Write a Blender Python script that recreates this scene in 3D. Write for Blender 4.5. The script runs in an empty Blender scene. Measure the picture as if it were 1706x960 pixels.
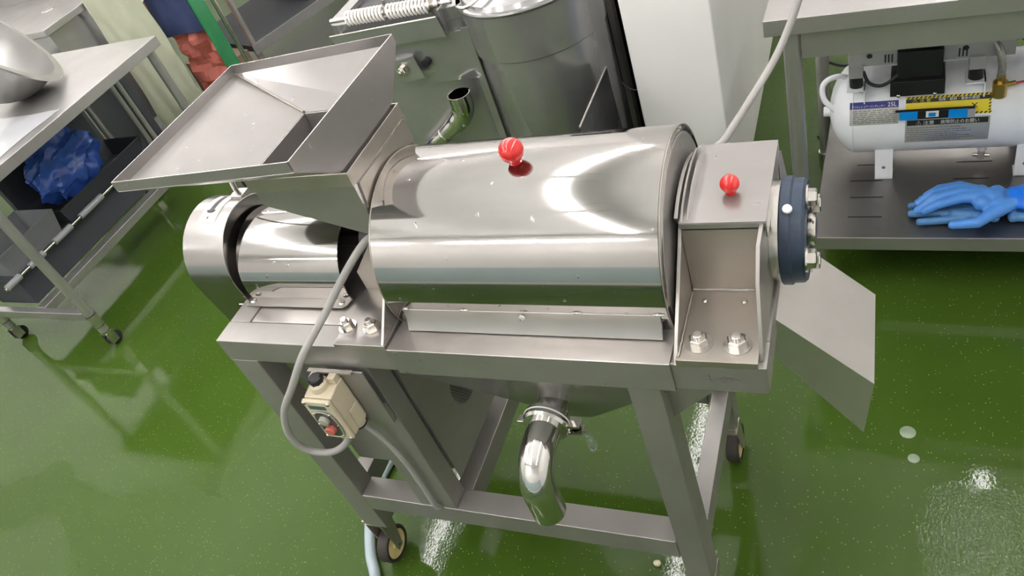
import bpy, bmesh, math, random
from mathutils import Vector, Matrix, noise
random.seed(7)
R = math.radians
SC = bpy.context.scene
COL = SC.collection

# ---------------------------------------------------------------- camera
CAM_LOC = (1.124, -0.69, 1.70)
def euler_rows(a, b, c):
    ca, sa, cb, sb, cc, sc = math.cos(a), math.sin(a), math.cos(b), math.sin(b), math.cos(c), math.sin(c)
    Rx = Matrix(((1, 0, 0), (0, ca, -sa), (0, sa, ca)))
    Ry = Matrix(((cb, 0, sb), (0, 1, 0), (-sb, 0, cb)))
    Rz = Matrix(((cc, -sc, 0), (sc, cc, 0), (0, 0, 1)))
    return Rz @ Ry @ Rx
RW = euler_rows(2.36051888, 0.439177131, 0.0106722928)      # world to camera (x right, y down, z forward)
camd = bpy.data.cameras.new('camera')
camd.sensor_width = 36.0
camd.lens = 1296.37 / 1706 * 36.0
camd.clip_start = 0.02
cam = bpy.data.objects.new('camera', camd)
M = Matrix((RW[0], -RW[1], -RW[2])).transposed().to_4x4()
M.translation = Vector(CAM_LOC)
cam.matrix_world = M
COL.objects.link(cam)
SC.camera = cam

# ---------------------------------------------------------------- world and exposure
w = bpy.data.worlds.new('world')
SC.world = w
w.use_nodes = True
w.node_tree.nodes['Background'].inputs[0].default_value = (0.9, 0.95, 1.0, 1)
w.node_tree.nodes['Background'].inputs[1].default_value = 0.3
SC.view_settings.view_transform = 'Standard'
SC.view_settings.look = 'None'
SC.view_settings.gamma = 1.0
SC.view_settings.exposure = 0.25
SC.view_settings.use_curve_mapping = False
LAMP_POWER = 52.0

# ---------------------------------------------------------------- materials
MATS = {}
def base_mat(name):
    m = bpy.data.materials.new(name)
    m.use_nodes = True
    nt = m.node_tree
    return m, nt, nt.nodes['Principled BSDF']

def N(nt, t, **kw):
    n = nt.nodes.new(t)
    for k, v in kw.items():
        setattr(n, k, v)
    return n

def noise_node(nt, scale, detail=3, rough=.55, stretch=None, dist=0.0):
    tc = N(nt, 'ShaderNodeTexCoord')
    mp = N(nt, 'ShaderNodeMapping')
    if stretch:
        mp.inputs['Scale'].default_value = stretch
    nt.links.new(tc.outputs['Object'], mp.inputs[0])
    nz = N(nt, 'ShaderNodeTexNoise')
    nz.inputs['Scale'].default_value = scale
    nz.inputs['Detail'].default_value = detail
    nz.inputs['Roughness'].default_value = rough
    nz.inputs['Distortion'].default_value = dist
    nt.links.new(mp.outputs[0], nz.inputs['Vector'])
    return nz

def ramp(nt, src, stops):
    r = N(nt, 'ShaderNodeValToRGB')
    el = r.color_ramp.elements
    while len(el) > 1:
        el.remove(el[-1])
    el[0].position = stops[0][0]
    c = stops[0][1]
    el[0].color = (c, c, c, 1) if not hasattr(c, '__len__') else (*c, 1)
    for p, c in stops[1:]:
        e = el.new(p)
        e.color = (c, c, c, 1) if not hasattr(c, '__len__') else (*c, 1)
    nt.links.new(src, r.inputs[0])
    return r

def steel(name, col=(.60, .585, .56), rough=.3, spread=.09, stretch=(1, 1, 1), scale=14, drops=0.0, stain=.0, bump=.02, metallic=1.0, coat=0.0):
    m, nt, b = base_mat(name)
    b.inputs['Coat Weight'].default_value = coat
    b.inputs['Coat Roughness'].default_value = .03
    b.inputs['Metallic'].default_value = metallic
    n1 = noise_node(nt, scale, 4, .6, stretch)
    rr = ramp(nt, n1.outputs[0], [(.3, max(.04, rough - spread)), (.7, rough + spread)])
    nt.links.new(rr.outputs[0], b.inputs['Roughness'])
    n2 = noise_node(nt, 3.2, 5, .65)
    lo = tuple(c * .86 for c in col)
    sc = tuple(c * k for c, k in zip(col, (.62, .55, .46))) if stain else lo
    cr = ramp(nt, n2.outputs[0], [(.22, sc), (.36, lo), (.65, col)])
    nt.links.new(cr.outputs[0], b.inputs['Base Color'])
    n3 = noise_node(nt, 260, 2, .5, stretch)
    bp = N(nt, 'ShaderNodeBump')
    bp.inputs['Strength'].default_value = bump
    bp.inputs['Distance'].default_value = .002
    nt.links.new(n3.outputs[0], bp.inputs['Height'])
    last = bp
    if drops:
        tc = N(nt, 'ShaderNodeTexCoord')
        nz = noise_node(nt, 30, 2)
        mx = N(nt, 'ShaderNodeVectorMath', operation='MULTIPLY_ADD')
        nt.links.new(nz.outputs['Color'], mx.inputs[0])
        mx.inputs[1].default_value = (.03, .03, .03)
        nt.links.new(tc.outputs['Object'], mx.inputs[2])
        vo = N(nt, 'ShaderNodeTexVoronoi')
        vo.inputs['Scale'].default_value = 34
        nt.links.new(mx.outputs[0], vo.inputs['Vector'])
        vr = ramp(nt, vo.outputs['Distance'], [(.0, 1), (drops, .35), (drops + .03, 0)])
        # only some cells carry a drop
        sp = N(nt, 'ShaderNodeSeparateColor')
        nt.links.new(vo.outputs['Color'], sp.inputs[0])
        gt = N(nt, 'ShaderNodeMath', operation='GREATER_THAN')
        gt.inputs[1].default_value = .45
        nt.links.new(sp.outputs[0], gt.inputs[0])
        mu = N(nt, 'ShaderNodeMath', operation='MULTIPLY')
        nt.links.new(gt.outputs[0], mu.inputs[0])
        nt.links.new(vr.outputs[0], mu.inputs[1])
        b2 = N(nt, 'ShaderNodeBump')
        b2.inputs['Strength'].default_value = .3
        b2.inputs['Distance'].default_value = .002
        nt.links.new(mu.outputs[0], b2.inputs['Height'])
        nt.links.new(bp.outputs[0], b2.inputs['Normal'])
        last = b2
    nt.links.new(last.outputs[0], b.inputs['Normal'])
    return m

def plain(name, col, rough=.5, metallic=0.0, var=.08, scale=20, bump=.0, bscale=200, coat=0.0, trans=0.0, alpha=1.0, ior=1.45):
    m, nt, b = base_mat(name)
    n2 = noise_node(nt, scale, 4, .6)
    cr = ramp(nt, n2.outputs[0], [(.3, tuple(c * (1 - var) for c in col)), (.7, tuple(min(1, c * (1 + var)) for c in col))])
    nt.links.new(cr.outputs[0], b.inputs['Base Color'])
    b.inputs['Roughness'].default_value = rough
    b.inputs['Metallic'].default_value = metallic
    b.inputs['Coat Weight'].default_value = coat
    b.inputs['Coat Roughness'].default_value = .08
    b.inputs['Transmission Weight'].default_value = trans
    b.inputs['IOR'].default_value = ior
    b.inputs['Alpha'].default_value = alpha
    if bump:
        n3 = noise_node(nt, bscale, 3)
        bp = N(nt, 'ShaderNodeBump')
        bp.inputs['Strength'].default_value = bump
        bp.inputs['Distance'].default_value = .003
        nt.links.new(n3.outputs[0], bp.inputs['Height'])
        nt.links.new(bp.outputs[0], b.inputs['Normal'])
    return m

def floor_material():
    m, nt, b = base_mat('green_epoxy_floor')
    n1 = noise_node(nt, 1.1, 5, .6)
    cr = ramp(nt, n1.outputs[0], [(.3, (.035, .068, .008)), (.7, (.046, .087, .013))])
    # pale flecks in the coating
    tc = N(nt, 'ShaderNodeTexCoord')
    vo = N(nt, 'ShaderNodeTexVoronoi')
    vo.inputs['Scale'].default_value = 120
    nt.links.new(tc.outputs['Object'], vo.inputs['Vector'])
    fl = ramp(nt, vo.outputs['Distance'], [(.0, 1), (.12, 1), (.18, 0)])
    sp = N(nt, 'ShaderNodeSeparateColor')
    nt.links.new(vo.outputs['Color'], sp.inputs[0])
    gt = N(nt, 'ShaderNodeMath', operation='GREATER_THAN')
    gt.inputs[1].default_value = .66
    nt.links.new(sp.outputs[0], gt.inputs[0])
    mu = N(nt, 'ShaderNodeMath', operation='MULTIPLY')
    nt.links.new(fl.outputs[0], mu.inputs[0])
    nt.links.new(gt.outputs[0], mu.inputs[1])
    mx = N(nt, 'ShaderNodeMix', data_type='RGBA')
    nt.links.new(mu.outputs[0], mx.inputs['Factor'])
    nt.links.new(cr.outputs[0], mx.inputs['A'])
    mx.inputs['B'].default_value = (.20, .26, .10, 1)
    nt.links.new(mx.outputs['Result'], b.inputs['Base Color'])
    # wet film: smooth where water lies, hazy and grained where it has dried off
    nw = noise_node(nt, 2.6, 4, .6)
    off = N(nt, 'ShaderNodeVectorMath', operation='MULTIPLY_ADD')
    nt.links.new(nw.outputs['Color'], off.inputs[0])
    off.inputs[1].default_value = (.5, .5, 0)
    nt.links.new(tc.outputs['Object'], off.inputs[2])
    sx = N(nt, 'ShaderNodeSeparateXYZ')
    nt.links.new(off.outputs[0], sx.inputs[0])
    def cmp_(sock, lim, below):
        mr = N(nt, 'ShaderNodeMapRange')
        mr.inputs['From Min'].default_value = lim - .012
        mr.inputs['From Max'].default_value = lim + .012
        mr.inputs['To Min'].default_value = 1.0 if below else 0.0
        mr.inputs['To Max'].default_value = 0.0 if below else 1.0
        nt.links.new(sock, mr.inputs['Value'])
        return mr.outputs[0]
    def op(o_, p_, q_):
        m_ = N(nt, 'ShaderNodeMath', operation=o_)
        nt.links.new(p_, m_.inputs[0]); nt.links.new(q_, m_.inputs[1])
        return m_.outputs[0]
    X_, Y_ = sx.outputs[0], sx.outputs[1]
    strip_ = op('MULTIPLY', cmp_(X_, -.42, False), cmp_(X_, .27, True))
    strip_ = op('MULTIPLY', strip_, cmp_(Y_, 1.25, True))
    front_ = op('MULTIPLY', cmp_(X_, -.40, True), cmp_(Y_, .34, True))
    corner = op('MULTIPLY', cmp_(X_, -.80, True), cmp_(Y_, .12, True))
    front_ = op('SUBTRACT', front_, corner)
    right_ = op('MULTIPLY', cmp_(X_, 1.48, False), cmp_(Y_, .62, True))
    wetm = op('MAXIMUM', strip_, front_)
    class _W: outputs = [wetm]
    wet = _W
    rr = N(nt, 'ShaderNodeMix', data_type='FLOAT')
    nt.links.new(wet.outputs[0], rr.inputs['Factor'])
    rr.inputs['A'].default_value = .05
    rr.inputs['B'].default_value = .30
    nt.links.new(rr.outputs['Result'], b.inputs['Roughness'])
    b.inputs['IOR'].default_value = 1.5
    sl = N(nt, 'ShaderNodeMix', data_type='FLOAT')
    nt.links.new(wet.outputs[0], sl.inputs['Factor'])
    sl.inputs['A'].default_value = .24
    sl.inputs['B'].default_value = .15
    nt.links.new(sl.outputs['Result'], b.inputs['Specular IOR Level'])
    # anti-slip grain (strong towards dry zones) and soft water ripples
    ng = noise_node(nt, 150, 2, .5)
    nr = noise_node(nt, 7, 2, .5, dist=.8)
    bp = N(nt, 'ShaderNodeBump')
    bp.inputs['Distance'].default_value = .0015
    gs = N(nt, 'ShaderNodeMix', data_type='FLOAT')
    nt.links.new(wet.outputs[0], gs.inputs['Factor'])
    gs.inputs['A'].default_value = .07
    gs.inputs['B'].default_value = .22
    ga_ = N(nt, 'ShaderNodeMath', operation='MULTIPLY_ADD')
    nt.links.new(right_, ga_.inputs[0]); ga_.inputs[1].default_value = .55
    nt.links.new(gs.outputs['Result'], ga_.inputs[2])
    nt.links.new(ga_.outputs[0], bp.inputs['Strength'])
    nt.links.new(ng.outputs[0], bp.inputs['Height'])
    b2 = N(nt, 'ShaderNodeBump')
    b2.inputs['Distance'].default_value = .01
    b2.inputs['Strength'].default_value = .06
    nt.links.new(nr.outputs[0], b2.inputs['Height'])
    nt.links.new(bp.outputs[0], b2.inputs['Normal'])
    nt.links.new(b2.outputs[0], b.inputs['Normal'])
    return m

def emitter(name, col, strength):
    m, nt, b = base_mat(name)
    nz = noise_node(nt, 2, 1)
    cr = ramp(nt, nz.outputs[0], [(.2, tuple(c * .97 for c in col)), (.8, col)])
    nt.links.new(cr.outputs[0], b.inputs['Emission Color'])
    b.inputs['Base Color'].default_value = (.9, .9, .9, 1)
    b.inputs['Emission Strength'].default_value = strength
    return m

MT = dict(
    drum=steel('drum_steel', (.385, .37, .355), .07, .02, (.25, 1, 1), 10, drops=.10, bump=.002, metallic=1.0),
    brushed=steel('brushed_steel', (.36, .345, .33), .2, .05, (.3, 1, 1), 12, bump=.01),
    frame=steel('frame_steel', (.35, .335, .315), .46, .07, (1, 1, 1), 9, stain=1, bump=.02, metallic=.72),
    plate=steel('plate_steel', (.46, .435, .41), .36, .08, (1, 1, 1), 12, stain=1, drops=.07, bump=.02, metallic=.85),
    chute=steel('chute_steel', (.56, .54, .515), .34, .04, (1, 1, 1), 9, drops=.08, bump=.0, metallic=.85),
    hopper=steel('hopper_steel', (.36, .343, .33), .22, .04, (1, 1, 1), 9, drops=.10, bump=.006, metallic=.68),
    polish=steel('polished_steel', (.70, .685, .66), .09, .04, (1, 1, 1), 8, bump=.0),
    bolt=steel('bolt_steel', (.68, .65, .61), .2, .06, (1, 1, 1), 60),
    rawside=steel('warm_steel', (.44, .405, .36), .36, .08, (1, 1, 1), 20, stain=1, bump=.02, metallic=.85),
    table=steel('table_steel', (.46, .45, .435), .36, .05, (1, 1, 1), 7, bump=0, metallic=.8),
    shelf=steel('shelf_steel', (.26, .25, .24), .38, .08, (1, 1, 1), 6, stain=1, bump=.02),
    tank=steel('kettle_steel', (.38, .38, .375), .20, .06, (1, 1, 1), 8, drops=.12, stain=1, bump=0, metallic=.72),
    darksteel=steel('dark_steel', (.065, .067, .07), .35, .1, (1, 1, 1), 8),
    black=plain('black_plastic', (.012, .012, .014), .45),
    rubber=plain('dark_rubber', (.035, .028, .025), .6),
    red=plain('red_plastic', (.55, .016, .014), .16, coat=.6, var=.03),
    blue_cast=plain('blue_grey_cast_iron', (.021, .035, .060), .42, bump=.25, bscale=120),
    beige=plain('beige_plastic', (.50, .44, .32), .42, var=.04),
    sleeve=plain('milky_sleeve', (.24, .245, .25), .35, var=.05),
    cable=plain('grey_cable', (.30, .29, .275), .55, var=.05),
    hose=plain('pale_hose', (.34, .41, .44), .3, var=.05),
    hub=plain('yellow_hub', (.62, .50, .22), .5, var=.15, scale=60),
    white_paint=plain('white_paint', (.86, .88, .92), .3, var=.03, coat=.3),
    wall=plain('white_wall_panel', (.88, .865, .85), .35, var=.02, scale=3),
    wall_teal=plain('pale_teal_panel', (.50, .62, .63), .4, var=.03, scale=3),
    ceiling=plain('white_ceiling', (.90, .90, .89), .7, var=.02, scale=3),
    brass=plain('brass', (.55, .38, .13), .3, 1.0),
    glove=plain('blue_rubber', (.075, .25, .66), .38, var=.10, scale=40, bump=.1, bscale=300),
    glove_cuff=plain('bright_blue_rubber', (.01, .16, .72), .36, var=.06, scale=30),
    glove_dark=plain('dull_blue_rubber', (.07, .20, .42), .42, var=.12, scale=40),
    bag=plain('blue_plastic_film', (.035, .10, .42), .2, var=.2, scale=12, trans=.25),
    bin=plain('dark_grey_plastic', (.032, .036, .042), .65, var=.05),
    bin_grey=plain('grey_plastic', (.16, .165, .175), .35, var=.08),
    apron=plain('pale_green_vinyl', (.56, .58, .43), .38, var=.06, scale=6, bump=.25, bscale=18),
    navy=plain('navy_cloth', (.035, .05, .13), .7, var=.1, scale=9, bump=.25, bscale=160),
    redcloth=plain('salmon_cloth', (.56, .16, .125), .6, var=.12, scale=9, bump=.2, bscale=120),
    green=plain('green_plastic', (.02, .20, .07), .4, var=.08),
    cardboard=plain('brown_board', (.20, .12, .085), .7, var=.1),
    film=plain('clear_film', (.86, .87, .90), .12, var=.03, trans=.55),
    clear=plain('clear_plastic', (.85, .9, .9), .08, trans=.95, var=.01, ior=1.4),
    spring=plain('pale_spring', (.80, .78, .74), .35, var=.04),
    blue_sticker=plain('bright_blue_sticker', (.0, .27, .76), .35, var=.02),
    blue_print=plain('blue_print', (.02, .03, .20), .45, var=.03),
    yellow_print=plain('yellow_print', (.80, .66, .03), .45, var=.03),
    silver_print=plain('silver_foil', (.55, .53, .50), .35, .6, var=.06),
    white_print=plain('white_print', (.82, .82, .82), .5, var=.02),
    black_print=plain('black_print', (.015, .015, .016), .5, var=.02),
    grey_print=plain('grey_print', (.17, .17, .18), .5, var=.05),
    marker=plain('dark_marker', (.10, .095, .09), .5, var=.3, scale=90),
    spot=plain('pale_spot_tone', (.20, .25, .17), .2, var=.05),
    crumb=plain('pale_crumb', (.70, .66, .45), .5, var=.1, scale=60),
    brown=plain('brown_scrap', (.35, .17, .06), .6),
    hazegrey=plain('grey_housing', (.33, .33, .33), .45, var=.05),
    plate_green=plain('dark_green_print', (.05, .10, .085), .4, var=.1),
    pad=plain('indicator_grey', (.30, .30, .25), .35, var=.1),
    buttonred=plain('button_red', (.42, .11, .08), .35, var=.05),
    smoke=plain('dark_bezel', (.06, .06, .055), .2, var=.1),
    wire_red=plain('wire_red', (.55, .03, .03), .4),
    braid=plain('braided_grey', (.30, .30, .28), .35, .5, var=.4, scale=300),
)
MT['floor'] = floor_material()
MT['tube'] = emitter('lamp_tube_glow', (1.0, .962, .955), LAMP_POWER)

# ---------------------------------------------------------------- mesh building
class MB:
    def __init__(s):
        s.v = []; s.f = []
    def add(s, vs, fs):
        o = len(s.v)
        s.v += [tuple(p) for p in vs]
        s.f += [tuple(i + o for i in f) for f in fs]
        return s
    def box(s, a, b):
        (x0, y0, z0), (x1, y1, z1) = a, b
        return s.hexa([(x0, y0, z0), (x1, y0, z0), (x1, y1, z0), (x0, y1, z0), (x0, y0, z1), (x1, y0, z1), (x1, y1, z1), (x0, y1, z1)])
    def hexa(s, p):
        return s.add(p, [(0, 3, 2, 1), (4, 5, 6, 7), (0, 1, 5, 4), (1, 2, 6, 5), (2, 3, 7, 6), (3, 0, 4, 7)])
    def prism(s, poly, vec):
        n = len(poly)
        vec = Vector(vec)
        vs = [Vector(p) for p in poly] + [Vector(p) + vec for p in poly]
        fs = [tuple(range(n))[::-1], tuple(range(n, 2 * n))]
        fs += [(i, (i + 1) % n, n + (i + 1) % n, n + i) for i in range(n)]
        return s.add(vs, fs)
    def quad(s, *p):
        return s.add(p, [tuple(range(len(p)))])
    def tube(s, path, r, n=12, caps=True, closed=False):
        P = [Vector(p) for p in path]
        m = len(P)
        rs = r if hasattr(r, '__len__') else [r] * m
        T = []
        for i in range(m):
            a = P[(i - 1) % m] if (closed or i > 0) else P[i]
            b = P[(i + 1) % m] if (closed or i < m - 1) else P[i]
            T.append((b - a).normalized())
        u = T[0].orthogonal().normalized()
        vs = []
        for i in range(m):
            if i:
                u = (T[i - 1].rotation_difference(T[i]) @ u)
                u = (u - T[i] * u.dot(T[i])).normalized()
            w_ = T[i].cross(u)
            for k in range(n):
                a = 2 * math.pi * k / n
                vs.append(P[i] + (u * math.cos(a) + w_ * math.sin(a)) * rs[i])
        fs = []
        for i in range(m if closed else m - 1):
            for k in range(n):
                a, b = i * n + k, i * n + (k + 1) % n
                c, d = ((i + 1) % m) * n + (k + 1) % n, ((i + 1) % m) * n + k
                fs.append((a, b, c, d))
        if caps and not closed:
            fs.append(tuple(range(n))[::-1])
            fs.append(tuple((m - 1) * n + k for k in range(n)))
        return s.add(vs, fs)
    def lathe(s, prof, org, axis, n=32, a0=0.0, a1=2 * math.pi, ref=None, caps=False):
        A = Vector(axis).normalized()
        u = Vector(ref) if ref else A.orthogonal()
        u = (u - A * u.dot(A)).normalized()
        w_ = A.cross(u)
        O = Vector(org)
        full = abs(a1 - a0 - 2 * math.pi) < 1e-6
        na = n if full else n + 1
        vs = []
        for t, r in prof:
            for k in range(na):
                a = a0 + (a1 - a0) * k / n
                vs.append(O + A * t + (u * math.cos(a) + w_ * math.sin(a)) * r)
        fs = []
        for i in range(len(prof) - 1):
            for k in range(n):
                k2 = (k + 1) % na
                fs.append((i * na + k, i * na + k2, (i + 1) * na + k2, (i + 1) * na + k))
        if caps:
            fs.append(tuple(range(na))[::-1])
            fs.append(tuple((len(prof) - 1) * na + k for k in range(na)))
        return s.add(vs, fs)
    def cyl(s, p, q, r, n=24):
        return s.tube([p, q], r, n)
    def sphere(s, c, r, n=24):
        pr = [(-r * math.cos(math.pi * i / (n // 2)), max(1e-5, r * math.sin(math.pi * i / (n // 2)))) for i in range(n // 2 + 1)]
        return s.lathe(pr, c, (0, 0, 1), n)
    def torus(s, c, axis, R0, r, n=32, k=10):
        A = Vector(axis).normalized()
        u = A.orthogonal().normalized(); w_ = A.cross(u)
        return s.tube([Vector(c) + (u * math.cos(2 * math.pi * i / n) + w_ * math.sin(2 * math.pi * i / n)) * R0 for i in range(n)], r, k, closed=True)

def top_loc(o):
    while o.parent:
        o = o.parent
    return o.location.copy()

def mk(name, mb, mat, parent=None, bevel=0.0, solid=0.0, smooth=35, weld=False, label=None, kind=None, offset=-1.0):
    me = bpy.data.meshes.new(name)
    off = top_loc(parent) if parent else Vector((0, 0, 0))
    me.from_pydata([tuple(Vector(v) - off) for v in mb.v], [], mb.f)
    bm = bmesh.new(); bm.from_mesh(me)
    if weld:
        bmesh.ops.remove_doubles(bm, verts=bm.verts, dist=1e-5)
    if not solid:
        bmesh.ops.recalc_face_normals(bm, faces=bm.faces)
    bm.to_mesh(me); bm.free()
    if smooth:
        me.shade_smooth()
        me.set_sharp_from_angle(angle=R(smooth))
    me.materials.append(MT[mat] if isinstance(mat, str) else mat)
    o = bpy.data.objects.new(name, me)
    COL.objects.link(o)
    if parent:
        o.parent = parent
    if solid:
        md = o.modifiers.new('thickness', 'SOLIDIFY'); md.thickness = solid; md.offset = offset
        if smooth:
            md = o.modifiers.new('crisp', 'EDGE_SPLIT'); md.split_angle = R(smooth)
    if bevel:
        md = o.modifiers.new('bevel', 'BEVEL'); md.width = bevel; md.segments = 2; md.limit_method = 'ANGLE'; md.angle_limit = R(40)
        md.harden_normals = True
    if label: o['label'] = label
    if kind: o['kind'] = kind
    return o

def tag(o, label, cat, group=None):
    o['label'] = label; o['category'] = cat
    if group: o['group'] = group
    return o

def root(name, label, cat, loc, group=None):
    o = bpy.data.objects.new(name, None)
    o.empty_display_size = .05
    o.location = loc
    COL.objects.link(o)
    return tag(o, label, cat, group)

def struct(name, mb, mat, **kw):
    o = mk(name, mb, mat, **kw)
    o['kind'] = 'structure'
    return o

def bez(pts, n=8):
    """Catmull-Rom through pts"""
    P = [Vector(p) for p in pts]
    P = [P[0] * 2 - P[1]] + P + [P[-1] * 2 - P[-2]]
    out = []
    for i in range(1, len(P) - 2):
        for k in range(n):
            t = k / n
            a, b, c, d = P[i - 1], P[i], P[i + 1], P[i + 2]
            out.append(.5 * ((2 * b) + (c - a) * t + (2 * a - 5 * b + 4 * c - d) * t * t + (3 * b - a - 3 * c + d) * t ** 3))
    out.append(P[-2])
    return out

def text_mesh(body, size=1.0):
    cu = bpy.data.curves.new('print', 'FONT')
    cu.body = body; cu.size = size; cu.resolution_u = 2
    ob = bpy.data.objects.new('print', cu)
    COL.objects.link(ob)
    dg = bpy.context.evaluated_depsgraph_get()
    me = bpy.data.meshes.new_from_object(ob.evaluated_get(dg))
    vs = [v.co.copy() for v in me.vertices]
    fs = [tuple(p.vertices) for p in me.polygons]
    bpy.data.objects.remove(ob); bpy.data.meshes.remove(me); bpy.data.curves.remove(cu)
    return vs, fs

def print_text(body, fmap, u0, v0, u1, v1, mb):
    """fit the words in the rectangle, mapped onto the surface"""
    vs, fs = text_mesh(body)
    if not vs: return
    x0 = min(v.x for v in vs); x1 = max(v.x for v in vs); y0 = min(v.y for v in vs); y1 = max(v.y for v in vs)
    mb.add([fmap(u0 + (v.x - x0) / (x1 - x0) * (u1 - u0), v0 + (v.y - y0) / (y1 - y0) * (v1 - v0)) for v in vs], fs)

def patch(mb, fmap, u0, v0, u1, v1, nu=1, nv=1):
    vs = [fmap(u0 + (u1 - u0) * i / nu, v0 + (v1 - v0) * j / nv) for j in range(nv + 1) for i in range(nu + 1)]
    fs = [(j * (nu + 1) + i, j * (nu + 1) + i + 1, (j + 1) * (nu + 1) + i + 1, (j + 1) * (nu + 1) + i) for j in range(nv) for i in range(nu)]
    return mb.add(vs, fs)

def bolt_mb(c, axis, r, head=.010, stub=.006, washer=True):
    """washer, hexagon nut and thread end along axis from c"""
    mb = MB(); A = Vector(axis).normalized(); c = Vector(c)
    t = 0
    if washer:
        mb.lathe([(0, .0001), (0, r * 1.55), (.0025, r * 1.55), (.0025, r * .9)], c, A, 24); t = .0025
    mb.lathe([(t, .0001), (t, r * 1.1), (t + head * .85, r * 1.1), (t + head, r * .92), (t + head, .0001)], c, A, 6)
    if stub:
        mb.lathe([(t + head, r * .58), (t + head + stub * .8, r * .58), (t + head + stub, r * .48), (t + head + stub, .0001)], c, A, 16)
    return mb
def bolt(c, axis, r, parent, name='bolt', **kw):
    return mk(name, bolt_mb(c, axis, r, **kw), 'bolt', parent, smooth=30)

# ================================================================ SETTING
X0, X1, Y0, Y1, ZC = -4.3, 3.2, -2.95, 4.3, 3.0
struct('floor', MB().box((X0, Y0, -.05), (X1, Y1, 0)), 'floor')
struct('ceiling', MB().box((X0, Y0, ZC), (X1, Y1, ZC + .05)), 'ceiling')
struct('wall_left', MB().box((X0 - .05, Y0, 0), (X0, Y1, ZC)), 'wall')
struct('wall_right', MB().box((X1, Y0, 0), (X1 + .05, Y1, ZC)), 'wall')
struct('wall_back', MB().box((X0, Y1, 0), (X1, Y1 + .05, ZC)), 'wall')
struct('wall_front', MB().box((X0, Y0 - .05, 0), (X1, Y0, ZC)), 'wall')
struct('trim_1', MB().box((X0, Y0, .15), (X1, Y0 + .02, 1.15)), 'wall_teal')
pil = struct('wall_partition', MB().box((.465, 1.33, 0), (.712, Y1, ZC)), 'wall', bevel=.006)

# ceiling lamps: rows of single tube fittings
def make_lamp(x, y, label, along='y'):
    r_ = root('ceiling_lamp', label, 'lamp', (x, y, 2.58), 'tube lamps on the ceiling')
    def P(a, b, z): return (x + a, y + b, z) if along == 'y' else (x + b, y + a, z)
    d = Vector(P(0, 1.18, 0)) - Vector(P(0, 0, 0))
    mk('housing', MB().prism([P(-.022, -.59, 2.668), P(-.018, -.59, 2.635), P(.018, -.59, 2.635), P(.022, -.59, 2.668)], d), 'white_paint', r_)
    for s_ in (-1, 1):
        p_, q_ = P(-.014, s_ * .575 - .012, 2.58), P(.014, s_ * .575 + .012, 2.634)
        mk('lamp_holder', MB().box(p_, q_), 'white_paint', r_)
        mk('hanger', MB().cyl(P(0, s_ * .45, 2.667), P(0, s_ * .45, 3.0), .004, 8), 'bolt', r_)
    mk('tube', MB().cyl(P(0, -.562, 2.60), P(0, .562, 2.60), .016, 12), 'tube', r_)
    return r_
ROWS = {-3.05: 'first', -1.48: 'second', .09: 'third', 1.66: 'fourth'}
PLACES = {-1.23: 'fifth', -.01: 'fourth', 1.21: 'third', 2.43: 'second', 3.65: 'nearest'}
for x in ROWS:
    for y in PLACES:
        make_lamp(x, y, 'white ceiling tube lamp, %s row from the left, %s from the back wall' % (ROWS[x], PLACES[y]))
make_lamp(-.57, -2.35, 'white ceiling tube lamp lying crosswise along the wall behind the viewer', 'x')
make_lamp(-2.0, -2.35, 'white ceiling tube lamp lying crosswise in the front left corner of the room', 'x')

# ================================================================ THE PULPING MACHINE
YC = .211
DR, DZ, DX0, DX1 = .161, .919, .385, .861
pm = root('pulping_machine', 'large stainless steel pulping machine on a wheeled frame with hopper and drum', 'machine', (.495, YC, 0))

# --- frame: top beams, legs, rails
mk('beam', MB().box((0, 0, .80), (.991, .05, .855)), 'frame', pm, bevel=.002)
mk('beam', MB().box((0, .372, .80), (.991, .422, .855)), 'frame', pm, bevel=.002)
mk('beam', MB().box((0, .0505, .80), (.05, .3715, .8545)), 'frame', pm, bevel=.002)
mk('beam', MB().box((.93, .0505, .80), (.9905, .3715, .8545)), 'frame', pm, bevel=.002)
mk('deck_plate', MB().box((.052, .052, .843), (.384, .370, .8535)), 'plate', pm, bevel=.001)
mk('leg', MB().box((.001, .001, .18), (.065, .05, .7995)), 'frame', pm, bevel=.002)
mk('leg', MB().box((.222, .002, .3275), (.313, .05, .7995)), 'frame', pm, bevel=.002)
mk('leg', MB().box((.785, .001, .18), (.836, .055, .7995)), 'frame', pm, bevel=.002)
mk('leg', MB().box((.001, .370, .18), (.065, .421, .7995)), 'frame', pm, bevel=.002)
mk('leg', MB().box((.785, .372, .18), (.836, .421, .7995)), 'frame', pm, bevel=.002)
mk('leg', MB().box((.25, .372, .3275), (.313, .421, .7995)), 'frame', pm, bevel=.002)
def channel(a, b, name='rail', mat='frame'):
    return mk(name, MB().box(a, b), mat, pm, bevel=.002)
channel((.0655, .0, .268), (.7845, .052, .327))
channel((.0655, .370, .268), (.7845, .422, .327))
channel((.801, .0555, .268), (.8355, .3715, .327))
channel((.290, .0525, .268), (.332, .3695, .3268))
channel((.006, .0505, .268), (.05, .3695, .327))
# corner gussets
mk('gusset', MB().prism([(.8365, .03, .799), (.8365, .03, .69), (.908, .03, .762), (.908, .03, .799)], (0, .006, 0)), 'frame', pm)

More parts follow.
